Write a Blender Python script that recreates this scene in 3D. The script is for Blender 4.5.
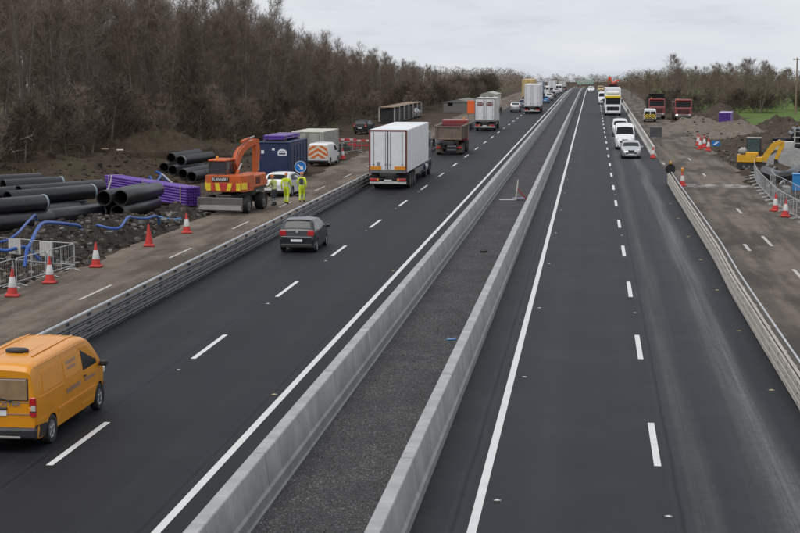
import bpy, bmesh, math, random
import numpy as np
from mathutils import Vector, Matrix
R = math.radians
rnd = random.Random(7)
for o in list(bpy.data.objects):
    bpy.data.objects.remove(o)
S = bpy.context.scene
COL = S.collection

# ------------------------------------------------------------------ camera
CAM_H = 8.45
cam = bpy.data.cameras.new('camera')
cam.sensor_width = 36; cam.lens = 70.0
cam.clip_start = 0.5; cam.clip_end = 9000
co = bpy.data.objects.new('camera', cam); COL.objects.link(co)
PITCH, YAW = R(7.489), R(7.031)
Fv = Vector((-math.sin(YAW)*math.cos(PITCH), math.cos(YAW)*math.cos(PITCH), -math.sin(PITCH)))
Rv = Vector((math.cos(YAW), math.sin(YAW), 0)); Uv = Rv.cross(Fv)
co.matrix_world = Matrix(((Rv.x, Uv.x, -Fv.x, 0), (Rv.y, Uv.y, -Fv.y, 0), (Rv.z, Uv.z, -Fv.z, CAM_H), (0, 0, 0, 1)))
S.camera = co

# ------------------------------------------------------------------ sky and sun (overcast)
SUN_EL, SUN_AZ = R(60), R(218)          # high, behind the camera
w = bpy.data.worlds.new('World'); S.world = w; w.use_nodes = True
nt = w.node_tree; nt.nodes.clear()
def nn(t, ty, **kw):
    n = t.nodes.new(ty)
    for k, v in kw.items():
        setattr(n, k, v)
    return n
L = nt.links.new
sky = nn(nt, 'ShaderNodeTexSky', sky_type='NISHITA', sun_disc=False, sun_elevation=SUN_EL, sun_rotation=SUN_AZ)
tc = nn(nt, 'ShaderNodeTexCoord'); mp = nn(nt, 'ShaderNodeMapping')
mp.inputs['Scale'].default_value = (1.5, 1.5, 7); mp.inputs['Location'].default_value = (.35, .1, 0.13)
L(tc.outputs['Generated'], mp.inputs['Vector'])
nz = nn(nt, 'ShaderNodeTexNoise'); nz.inputs['Scale'].default_value = 2.3; nz.inputs['Detail'].default_value = 7; nz.inputs['Roughness'].default_value = .55
L(mp.outputs[0], nz.inputs['Vector'])
cr = nn(nt, 'ShaderNodeValToRGB')
cr.color_ramp.elements[0].position = .36; cr.color_ramp.elements[0].color = (5.6, 6.0, 6.6, 1)
cr.color_ramp.elements[1].position = .66; cr.color_ramp.elements[1].color = (8.6, 8.8, 9.1, 1)
e = cr.color_ramp.elements.new(.47); e.color = (7.3, 7.7, 8.3, 1)
L(nz.outputs['Fac'], cr.inputs[0])
mx = nn(nt, 'ShaderNodeMix', data_type='RGBA'); mx.inputs[0].default_value = .93
L(sky.outputs[0], mx.inputs[6]); L(cr.outputs[0], mx.inputs[7])
bg = nn(nt, 'ShaderNodeBackground'); bg.inputs[1].default_value = .1
L(mx.outputs[2], bg.inputs[0])
wo = nn(nt, 'ShaderNodeOutputWorld'); L(bg.outputs[0], wo.inputs[0])
sl = bpy.data.lights.new('sun', 'SUN'); sl.energy = 1.5; sl.angle = R(40); sl.color = (1, .97, .93)
so = bpy.data.objects.new('sun', sl); COL.objects.link(so)
sd = Vector((math.sin(SUN_AZ)*math.cos(SUN_EL), math.cos(SUN_AZ)*math.cos(SUN_EL), math.sin(SUN_EL)))
so.rotation_euler = sd.to_track_quat('Z', 'Y').to_euler(); so.location = (0, -30, 60)
S.view_settings.view_transform = 'Standard'; S.view_settings.look = 'None'
S.view_settings.exposure = 0.0; S.view_settings.gamma = 1.0
S.cycles.max_bounces = 6; S.cycles.diffuse_bounces = 3; S.cycles.transparent_max_bounces = 8

# ------------------------------------------------------------------ ground profile
def prof(y):
    if y < 380: return 0.0
    if y < 900: return -(y-380)**2/28000
    return -(520**2/28000)-(min(y, 1500)-900)*.0371
def hsh(i, j, s=0):
    n = math.sin(i*127.1+j*311.7+s*74.7)*43758.5453
    return n-math.floor(n)
def vnoise(x, y, s=0):
    i, j = math.floor(x), math.floor(y); fx, fy = x-i, y-j
    fx = fx*fx*(3-2*fx); fy = fy*fy*(3-2*fy)
    a, b, c, d = hsh(i, j, s), hsh(i+1, j, s), hsh(i, j+1, s), hsh(i+1, j+1, s)
    return (a+(b-a)*fx)+((c+(d-c)*fx)-(a+(b-a)*fx))*fy
def fbm(x, y, s=0, o=4):
    v, a = 0, .5
    for k in range(o):
        v += a*(vnoise(x, y, s+k)-.5); x *= 2.03; y *= 2.03; a *= .5
    return v
def sst(a, b, x):
    t = max(0, min(1, (x-a)/(b-a))); return t*t*(3-2*t)
def gz(x, y):
    """terrain height"""
    z = prof(y)-.06
    if x < -27:
        win = sst(92, 112, y)*(1-sst(165, 215, y))
        ridge = sst(-32.5, -38, x)*(1.35+.0*x)
        z += win*(ridge*.8 + ridge*.75*fbm(x*.28, y*.28, 3)*2.2)
        z += sst(-27, -34, x)*(.12+fbm(x*.6, y*.6, 9)*.7)*(1-sst(250, 330, y)*.6)
    if x > 11:
        z += sst(11, 16, x)*(fbm(x*.5, y*.5, 5)*.45)*(1-sst(230, 300, y)*.7)
    if -27 < x < -20.5 and y < 170:
        z += fbm(x*.9, y*.9, 4)*.18*sst(-20.5, -22, x)
    return z

# ------------------------------------------------------------------ materials
def ntree(name):
    m = bpy.data.materials.new(name); m.use_nodes = True
    t = m.node_tree; b = t.nodes['Principled BSDF']
    return m, t, b
def rgba(c, k=1): return (min(1, c[0]*k), min(1, c[1]*k), min(1, c[2]*k), 1)
MATS = {}
def mat(name, col, rough=.6, metal=0., var=.12, scale=6., bump=0., coat=0., emit=0., spec=.5, dirt=0., dcol=(.13, .105, .085), bscale=None):
    """plain surface: base colour with soft mottling, optional grime and relief"""
    if name in MATS: return MATS[name]
    m, t, b = ntree(name); k = t.links.new
    tc = t.nodes.new('ShaderNodeTexCoord')
    n = t.nodes.new('ShaderNodeTexNoise'); n.inputs['Scale'].default_value = scale; n.inputs['Detail'].default_value = 5
    k(tc.outputs['Object'], n.inputs['Vector'])
    mr = t.nodes.new('ShaderNodeMapRange'); mr.inputs[1].default_value = .3; mr.inputs[2].default_value = .7
    k(n.outputs['Fac'], mr.inputs[0])
    x = t.nodes.new('ShaderNodeMix'); x.data_type = 'RGBA'
    x.inputs[6].default_value = rgba(col, 1-var); x.inputs[7].default_value = rgba(col, 1+var)
    k(mr.outputs[0], x.inputs[0]); out = x.outputs[2]
    if dirt > 0:
        n2 = t.nodes.new('ShaderNodeTexNoise'); n2.inputs['Scale'].default_value = scale*.35+1; n2.inputs['Detail'].default_value = 8; n2.inputs['Roughness'].default_value = .7
        k(tc.outputs['Object'], n2.inputs['Vector'])
        r2 = t.nodes.new('ShaderNodeMapRange'); r2.inputs[1].default_value = .42; r2.inputs[2].default_value = .75; r2.inputs[4].default_value = dirt
        k(n2.outputs['Fac'], r2.inputs[0])
        x2 = t.nodes.new('ShaderNodeMix'); x2.data_type = 'RGBA'; x2.inputs[7].default_value = rgba(dcol)
        k(r2.outputs[0], x2.inputs[0]); k(out, x2.inputs[6]); out = x2.outputs[2]
    k(out, b.inputs['Base Color'])
    b.inputs['Roughness'].default_value = rough; b.inputs['Metallic'].default_value = metal
    b.inputs['Specular IOR Level'].default_value = spec
    if coat: b.inputs['Coat Weight'].default_value = coat; b.inputs['Coat Roughness'].default_value = .08
    if emit: b.inputs['Emission Color'].default_value = rgba(col); b.inputs['Emission Strength'].default_value = emit
    if bump:
        n3 = t.nodes.new('ShaderNodeTexNoise'); n3.inputs['Scale'].default_value = bscale or scale*4; n3.inputs['Detail'].default_value = 6
        k(tc.outputs['Object'], n3.inputs['Vector'])
        bp = t.nodes.new('ShaderNodeBump'); bp.inputs['Strength'].default_value = bump; bp.inputs['Distance'].default_value = .05
        k(n3.outputs['Fac'], bp.inputs['Height']); k(bp.outputs[0], b.inputs['Normal'])
    MATS[name] = m
    return m
def V3(t, node_or_sock, scale):
    mp = t.nodes.new('ShaderNodeMapping'); mp.inputs['Scale'].default_value = scale
    t.links.new(node_or_sock, mp.inputs['Vector']); return mp.outputs[0]
def noise(t, vec, scale, detail=5, rough=.55):
    n = t.nodes.new('ShaderNodeTexNoise'); n.inputs['Scale'].default_value = scale; n.inputs['Detail'].default_value = detail; n.inputs['Roughness'].default_value = rough
    t.links.new(vec, n.inputs['Vector']); return n.outputs['Fac']
def rng(t, s, a, b, c=0., d=1.):
    m = t.nodes.new('ShaderNodeMapRange'); m.interpolation_type = 'SMOOTHSTEP'
    for i, v in enumerate((a, b, c, d)): m.inputs[i+1].default_value = v
    t.links.new(s, m.inputs[0]); return m.outputs[0]
def mixc(t, f, a, b):
    x = t.nodes.new('ShaderNodeMix'); x.data_type = 'RGBA'
    for i, v in ((0, f), (6, a), (7, b)):
        if isinstance(v, bpy.types.NodeSocket): t.links.new(v, x.inputs[i])
        else: x.inputs[i].default_value = v if i == 0 else rgba(v)
    return x.outputs[2]
def mth(t, op, a, b=None, c=None):
    m = t.nodes.new('ShaderNodeMath'); m.operation = op
    for i, v in enumerate((a, b, c)):
        if v is None: continue
        if isinstance(v, bpy.types.NodeSocket): t.links.new(v, m.inputs[i])
        else: m.inputs[i].default_value = v
    return m.outputs[0]
def bumpn(t, b, h, st, dist=.02):
    bp = t.nodes.new('ShaderNodeBump'); bp.inputs['Strength'].default_value = st; bp.inputs['Distance'].default_value = dist
    t.links.new(h, bp.inputs['Height']); t.links.new(bp.outputs[0], b.inputs['Normal'])
def coords(t):
    tc = t.nodes.new('ShaderNodeTexCoord'); sp = t.nodes.new('ShaderNodeSeparateXYZ')
    t.links.new(tc.outputs['Object'], sp.inputs[0]); return tc.outputs['Object'], sp.outputs

def asphalt(name, col, dust, bands, bcol=(.20, .19, .18), grain=.5, seams=()):
    """road surface: stone grain, long wheel tracks and drifted dust at the given X bands (x, halfwidth, strength, wander)"""
    m, t, b = ntree(name); V, xyz = coords(t)
    g = noise(t, V, 55, 3, .7)
    c = mixc(t, rng(t, g, .3, .7), tuple(v*(1-grain) for v in col), tuple(v*(1+grain) for v in col))
    lw = noise(t, V3(t, V, (1.1, .016, 1)), 1.0, 4)
    c = mixc(t, rng(t, lw, .35, .7, 0, .45), c, tuple(v*1.55 for v in col))
    pt = noise(t, V3(t, V, (.5, .12, 1)), .6, 6)
    c = mixc(t, rng(t, pt, .45, .75, 0, .3), c, tuple(v*.62 for v in col))
    for (bx, hw, st, wan) in bands:
        wv = noise(t, V3(t, V, (.02, .035, 1)), 1.0, 2)
        off = mth(t, 'MULTIPLY', mth(t, 'SUBTRACT', wv, .5), wan)
        d = mth(t, 'ABSOLUTE', mth(t, 'SUBTRACT', mth(t, 'ADD', xyz[0], off), bx))
        f = rng(t, d, hw, 0.)
        br = noise(t, V3(t, V, (1.6, .03, 1)), 1.0, 5, .6)
        f = mth(t, 'MULTIPLY', f, rng(t, br, .25, .7, .25, 1.))
        fs_ = noise(t, V3(t, V, (7, .05, 1)), 1.0, 4, .6); sg_ = noise(t, V3(t, V, (1, .45, 1)), 6.0, 6, .75)
        f = mth(t, 'MULTIPLY', mth(t, 'MULTIPLY', f, rng(t, fs_, .3, .7, .45, 1.)), rng(t, sg_, .3, .7, .55, 1.))
        c = mixc(t, mth(t, 'MULTIPLY', f, st), c, bcol)
    for sx in seams:                  # paving joints: thin darker and paler lines along the lanes
        wv = mth(t, 'MULTIPLY', mth(t, 'SUBTRACT', noise(t, V3(t, V, (.02, .25, 1)), 1.0, 3), .5), .10)
        d = mth(t, 'ABSOLUTE', mth(t, 'SUBTRACT', mth(t, 'ADD', xyz[0], wv), sx))
        c = mixc(t, rng(t, d, .05, .012, 0, .7), c, tuple(v*.35 for v in col))
        c = mixc(t, rng(t, mth(t, 'ABSOLUTE', mth(t, 'SUBTRACT', d, .10)), .07, .02, 0, .18), c, tuple(v*2.6 for v in col))
    chip = noise(t, V, 24, 2, .8)
    c = mixc(t, rng(t, chip, .66, .76, 0, .55), c, tuple(v*3.2 for v in col))
    c = mixc(t, rng(t, chip, .36, .26, 0, .6), c, tuple(v*.4 for v in col))
    if dust:
        dn = noise(t, V, .35, 8, .65)
        c = mixc(t, rng(t, dn, .4, .75, 0, dust), c, bcol)
    t.links.new(c, b.inputs['Base Color']); b.inputs['Roughness'].default_value = .66; b.inputs['Specular IOR Level'].default_value = .22
    bumpn(t, b, g, .35, .01)
    return m
M_ASPL = asphalt('fresh_asphalt', (.0108, .0112, .0145), .04, [(-12.2, .5, .12, .5), (-13.9, .5, .12, .5), (-9.0, .5, .06, .4)], (.14, .14, .14), seams=(-11.62, -8.05))
M_ASPR = asphalt('dusty_asphalt', (.0165, .0172, .0215), .05, [(2.25, .5, .4, .8), (3.95, .60, 1.0, 1.3), (3.5, 1.1, .16, 1.0), (-1.0, .5, .05, .4)], (.19, .188, .186), seams=(1.78, -2.42))
def dirt_road(name, a, c2, bands):
    m, t, b = ntree(name); V, xyz = coords(t)
    n1 = noise(t, V, .45, 9, .62); n2 = noise(t, V3(t, V, (1.6, .06, 1)), 1.0, 6, .6); g = noise(t, V, 20, 5, .75)
    c = mixc(t, rng(t, n1, .35, .68), a, c2)
    c = mixc(t, rng(t, n2, .42, .72, 0, .65), c, tuple(v*.55 for v in a))
    c = mixc(t, rng(t, g, .25, .8, 0, .5), c, tuple(v*1.35 for v in c2))
    w2 = noise(t, V, 2.2, 6, .7)
    c = mixc(t, rng(t, w2, .54, .70, 0, .75), c, tuple(v*.40 for v in a))
    big = noise(t, V3(t, V, (.5, .10, 1)), 1.0, 6, .6)
    c = mixc(t, rng(t, big, .44, .60, 0, .85), c, tuple(v*.52 for v in a))
    gr = noise(t, V, 9, 6, .8)
    c = mixc(t, rng(t, gr, .56, .72, 0, .5), c, tuple(v*1.5 for v in c2))
    for (bx, hw, st, wan, col) in bands:
        wv = noise(t, V3(t, V, (.02, .04, 1)), 1.0, 2)
        off = mth(t, 'MULTIPLY', mth(t, 'SUBTRACT', wv, .5), wan)
        d = mth(t, 'ABSOLUTE', mth(t, 'SUBTRACT', mth(t, 'ADD', xyz[0], off), bx))
        c = mixc(t, mth(t, 'MULTIPLY', rng(t, d, hw, hw*.2), st), c, col)
    if name == 'haul_road_mud':       # a dried cement spill across the road
        d = mth(t, 'ABSOLUTE', mth(t, 'SUBTRACT', mth(t, 'ADD', xyz[1], mth(t, 'MULTIPLY', mth(t, 'SUBTRACT', n1, .5), 5.)), 109.))
        sp = mth(t, 'MULTIPLY', rng(t, d, 2.2, .2), rng(t, noise(t, V, 1.3, 8, .7), .42, .62))
        c = mixc(t, mth(t, 'MULTIPLY', sp, .8), c, (.50, .49, .47))
    t.links.new(c, b.inputs['Base Color']); b.inputs['Roughness'].default_value = .9; b.inputs['Specular IOR Level'].default_value = .25
    bumpn(t, b, g, .6, .04)
    return m
M_DIRTL = dirt_road('muddy_tarmac', (.135, .104, .080), (.195, .156, .125), [(-16.4, .5, .35, .5, (.09, .085, .08)), (-19.2, .35, .3, .8, (.09, .078, .068))])
M_DIRTR = dirt_road('haul_road_mud', (.112, .088, .070), (.178, .145, .118), [(7.2, .3, .4, 1.0, (.065, .056, .05)), (9.6, .35, .4, 1.0, (.065, .056, .05)), (6.3, .5, .4, .6, (.06, .055, .05))])
def earth(name, a, c2, g3, gs=.5):
    m, t, b = ntree(name); V, xyz = coords(t)
    n1 = noise(t, V, .8, 9, .68); n2 = noise(t, V, 5, 8, .75); n3 = noise(t, V, .22, 5, .6)
    c = mixc(t, rng(t, n1, .35, .65), a, c2)
    c = mixc(t, rng(t, n2, .35, .7, 0, .6), c, tuple(v*.45 for v in a))
    c = mixc(t, rng(t, n3, .5, .68, 0, gs), c, g3)
    t.links.new(c, b.inputs['Base Color']); b.inputs['Roughness'].default_value = .95; b.inputs['Specular IOR Level'].default_value = .15
    bumpn(t, b, n2, 1.0, .12)
    return m
M_EARTH = earth('churned_earth', (.058, .041, .030), (.100, .072, .050), (.075, .068, .034), .6)
M_FIELD = earth('pasture_grass', (.105, .165, .040), (.135, .20, .052), (.15, .185, .07), .6)
M_FLOOR = earth('rough_grass', (.075, .075, .035), (.11, .10, .055), (.06, .075, .03), .6)
M_HEAPD = earth('dark_rubble', (.040, .034, .030), (.085, .073, .063), (.05, .042, .036), .5)
M_HEAPG = earth('grey_gravel_heap', (.185, .155, .125), (.265, .225, .185), (.14, .115, .09), .5)
M_HEAPS = earth('pale_stone_heap', (.24, .235, .225), (.32, .315, .30), (.20, .195, .18), .5)
M_HEAPB = earth('brown_soil_heap', (.07, .054, .042), (.115, .09, .068), (.09, .07, .05), .4)
def gravel():
    m, t, b = ntree('median_gravel'); V, xyz = coords(t)
    vo = t.nodes.new('ShaderNodeTexVoronoi'); vo.inputs['Scale'].default_value = 34; t.links.new(V, vo.inputs['Vector'])
    sp = t.nodes.new('ShaderNodeSeparateColor'); t.links.new(vo.outputs['Color'], sp.inputs[0])
    n1 = noise(t, V, .6, 6)
    c = mixc(t, rng(t, sp.outputs[0], 0, 1), (.034, .034, .035), (.092, .090, .089))
    c = mixc(t, rng(t, sp.outputs[1], .86, .95, 0, .8), c, (.25, .245, .24))
    c = mixc(t, rng(t, n1, .4, .7, 0, .5), c, (.034, .034, .036))
    t.links.new(c, b.inputs['Base Color']); b.inputs['Roughness'].default_value = .85; b.inputs['Specular IOR Level'].default_value = .3
    bumpn(t, b, vo.outputs['Distance'], .9, .03)
    return m
M_GRAV = gravel()
def concrete():
    m, t, b = ntree('barrier_concrete'); V, xyz = coords(t)
    n1 = noise(t, V, 1.2, 7, .6); n2 = noise(t, V, 30, 4, .7); st = noise(t, V3(t, V, (.4, 1.3, .12)), 1.6, 5, .7)
    c = mixc(t, rng(t, n1, .3, .7), (.30, .298, .292), (.42, .416, .405))
    c = mixc(t, rng(t, st, .60, .72, 0, .45), c, (.48, .48, .48))
    c = mixc(t, rng(t, st, .45, .30, 0, .6), c, (.22, .22, .22))
    sk = noise(t, V3(t, V, (.3, 1.0, .06)), 1.15, 3, .5)
    c = mixc(t, rng(t, sk, .57, .66, 0, .5), c, (.52, .52, .515))
    pr = noise(t, V3(t, V, (.4, .9, .5)), 2.6, 6, .65)
    c = mixc(t, rng(t, pr, .42, .30, 0, .5), c, (.20, .20, .205))
    c = mixc(t, rng(t, n2, .3, .75, 0, .25), c, (.22, .22, .22))
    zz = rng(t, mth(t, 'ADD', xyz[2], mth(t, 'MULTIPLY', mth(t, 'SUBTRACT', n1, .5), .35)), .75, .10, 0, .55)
    c = mixc(t, zz, c, (.19, .185, .18))  # lower sides: spray grime, deepened by side shade put into the colour
    t.links.new(c, b.inputs['Base Color']); b.inputs['Roughness'].default_value = .85
    bumpn(t, b, n2, .25, .01)
    return m
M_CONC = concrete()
def bark(name, a, b2):
    m, t, b = ntree(name); V, xyz = coords(t)
    n1 = noise(t, V, 1.5, 5, .6)
    oi = t.nodes.new('ShaderNodeObjectInfo')
    k = rng(t, oi.outputs['Random'], 0, 1, .0, 1.)
    c = mixc(t, rng(t, n1, .3, .7), a, b2)
    c = mixc(t, mth(t, 'MULTIPLY', k, .55), c, (a[0]*.82, a[1]*.72, a[2]*.64))
    t.links.new(c, b.inputs['Base Color']); b.inputs['Roughness'].default_value = .9; b.inputs['Specular IOR Level'].default_value = .2
    return m
M_TRUNK = bark('grey_bark', (.20, .175, .15), (.33, .30, .265))
M_TWIG = bark('brown_twigs', (.180, .142, .112), (.258, .210, .170))
M_TWIGG = bark('olive_twigs', (.15, .128, .084), (.21, .18, .122))
M_TWIGP2 = bark('grey_brown_twigs', (.190, .160, .126), (.270, .232, .188))
M_TWIGP = bark('pale_twigs', (.21, .175, .145), (.30, .255, .215))
M_TWIGD = bark('dark_bramble', (.085, .066, .050), (.125, .100, .078))
M_GRASSB = bark('dead_grass', (.12, .105, .055), (.17, .145, .08))

M_LINE = mat('road_paint', (.66, .66, .64), .6, var=.05, scale=3, dirt=.22, dcol=(.25, .25, .25))
M_LINEO = mat('worn_paint', (.50, .47, .43), .7, var=.15, scale=3, dirt=.9, dcol=(.2, .17, .15))
M_STUD = mat('stud_white', (.52, .52, .50), .4)
M_STUDY = mat('stud_yellow', (.5, .40, .08), .4)
M_TYRE = mat('tyre_rubber', (.018, .018, .019), .85, var=.3, dirt=.3)
M_RIM = mat('wheel_rim', (.42, .42, .43), .35, .8)
M_RIMD = mat('truck_rim', (.20, .195, .19), .5, .3, dirt=.4)
M_BLK = mat('black_plastic', (.022, .022, .024), .55, dirt=.15)
M_CHAS = mat('chassis_black', (.025, .024, .024), .7, dirt=.5, dcol=(.09, .08, .07))
M_GLASS = mat('dark_glass', (.010, .012, .013), .10, spec=.22, var=.2)
M_GLASSL = mat('sky_glass', (.045, .052, .058), .08, spec=.9, var=.2)
M_GLASSM = mat('tinted_glass', (.022, .027, .028), .09, spec=.42, var=.2)
M_TEAL = mat('teal_glass', (.055, .085, .085), .08, spec=.9, var=.3)
M_RED = mat('lamp_red', (.48, .018, .02), .25, coat=.5)
M_AMB = mat('lamp_amber', (.75, .28, .02), .3, coat=.5)
M_HEADL = mat('headlamp_clear', (.75, .77, .8), .15, coat=1.)
M_LIT = mat('headlamp_lit', (1., .95, .85), .3, emit=2.5)
M_PLATE = mat('number_plate', (.78, .78, .76), .4)
M_WHITE = mat('white_paint', (.76, .76, .76), .35, coat=.4, var=.04, dirt=.10, scale=2)
M_WHITEB = mat('white_box_panel', (.77, .77, .77), .45, var=.05, dirt=.22, scale=1.2, dcol=(.4, .4, .42))
M_WHITED = mat('dirty_white', (.62, .61, .58), .5, var=.06, dirt=.5, scale=1.5)
M_SILV = mat('silver_paint', (.50, .51, .52), .3, .6, coat=.6, var=.05)
M_YEL = mat('amber_van_paint', (.72, .275, .004), .36, coat=.25, var=.05, dirt=.08, scale=2, dcol=(.35, .2, .05))
M_GREY = mat('anthracite_paint', (.020, .021, .024), .32, .2, coat=.5, var=.06)
M_DKBLUE = mat('navy_paint', (.03, .04, .07), .3, .3, coat=.6)
M_BLUE = mat('blue_paint', (.03, .19, .42), .35, coat=.6)
M_REDP = mat('red_cab_paint', (.24, .024, .026), .4, coat=.4, dirt=.35)
M_MAROON = mat('maroon_steel', (.17, .03, .035), .6, dirt=.4, scale=3)
M_CREAM = mat('cream_box', (.62, .44, .20), .5, dirt=.2, scale=1.5)
M_TIPB = mat('muddy_tipper_steel', (.19, .142, .108), .8, var=.2, dirt=.6, scale=2.5, dcol=(.13, .10, .08), bump=.2)
M_ORANGE = mat('plant_orange', (.58, .105, .014), .5, coat=.2, var=.15, dirt=.4, scale=3, dcol=(.22, .10, .05))
M_STEEL = mat('worn_steel', (.22, .21, .20), .55, .4, var=.15, dirt=.5)
M_GALV = mat('galvanised', (.46, .47, .47), .5, .3, var=.15, dirt=.3, scale=3, dcol=(.2, .18, .16))
M_RAIL = mat('barrier_rail_steel', (.085, .088, .093), .5, .3, var=.2, dirt=.45, scale=2, dcol=(.07, .066, .062))
M_RAILT = mat('barrier_cap_galvanised', (.50, .51, .52), .5, .1, var=.12, dirt=.35, scale=2)
M_CREAMR = mat('cream_steel_rail', (.40, .36, .315), .6, .0, var=.12, dirt=.5, scale=2.5, dcol=(.22, .19, .16))
M_PIPE = mat('black_polyethylene', (.013, .0135, .016), .36, var=.25, dirt=.15, scale=2.5, dcol=(.10, .095, .09))
M_PIPEI = mat('pipe_inside', (.014, .014, .015), .7)
M_PRIM = mat('pipe_joint_ring', (.26, .31, .35), .55)
M_PURP = mat('purple_duct', (.12, .045, .33), .45, var=.15, dirt=.12)
M_PURPL = mat('pale_purple_wrap', (.40, .33, .52), .5)
M_STRAP = mat('pale_strap', (.55, .45, .33), .6)
M_HOSE = mat('blue_hose', (.014, .085, .36), .4, var=.2, dirt=.2)
M_CONE = mat('cone_red', (.55, .035, .028), .6, var=.18, dirt=.35, scale=8)
M_CONEO = mat('cone_orange', (.75, .10, .02), .55, var=.1)
M_CONEW = mat('cone_white', (.66, .65, .63), .55, var=.1, dirt=.4)
M_HIV = mat('hi_vis_yellow', (.62, .74, .03), .8, var=.15, scale=9, bump=.3)
M_HIV2 = mat('hi_vis_faded', (.50, .55, .16), .8, var=.2, scale=9, bump=.3)
M_BAND = mat('reflective_band', (.55, .58, .55), .5)
M_SKIN = mat('skin', (.50, .30, .22), .6)
M_HAT = mat('orange_hard_hat', (.70, .22, .06), .4)
M_BOOT = mat('dark_boot', (.03, .026, .022), .8)
M_TROU = mat('dark_trousers', (.05, .06, .065), .85)
M_NAVY = mat('navy_container_paint', (.012, .026, .085), .5, var=.12, dirt=.15, scale=2)
M_CONTG = mat('grey_container_paint', (.38, .375, .34), .55, var=.08, dirt=.25, scale=2)
M_CONTR = mat('pale_container_roof', (.58, .56, .47), .6, var=.08, dirt=.3, scale=2)
M_SIGNB = mat('sign_blue', (.01, .17, .52), .4)
M_SIGNW = mat('sign_white', (.78, .78, .78), .45)
M_SIGNBK = mat('sign_black', (.012, .012, .013), .6)
M_OBOARD = mat('orange_board', (.85, .15, .03), .6)
M_CHEVO = mat('chevron_orange', (.66, .14, .02), .5)
M_CHEVW = mat('chevron_cream', (.70, .62, .50), .5)
M_CHEVY = mat('chevron_yellow', (.78, .56, .03), .5)
M_LETTER = mat('lettering_grey', (.26, .24, .24), .5)
M_LETTERB = mat('lettering_dark', (.20, .19, .22), .5)
M_PLANTY = mat('digger_yellow', (.72, .38, .015), .45, coat=.3, var=.1, dirt=.25, scale=4)
M_TARP = mat('grey_tarpaulin', (.33, .33, .31), .7, var=.12, dirt=.3, scale=2, bump=.4)
M_TARPD = mat('dark_tarpaulin', (.17, .17, .165), .8, var=.12, dirt=.3, scale=2)
M_BLOCK = mat('concrete_block_pale', (.50, .48, .44), .85, var=.1, dirt=.3, scale=3)
M_WOOD = mat('weathered_timber', (.24, .17, .12), .85, var=.2, scale=4)
M_SKYB = mat('tank_blue', (.02, .22, .52), .4, coat=.3, var=.08, dirt=.12)
M_REDPL = mat('red_plastic', (.50, .03, .035), .5, dirt=.2)
M_GREENS = mat('sign_green', (.30, .42, .35), .5)

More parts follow.
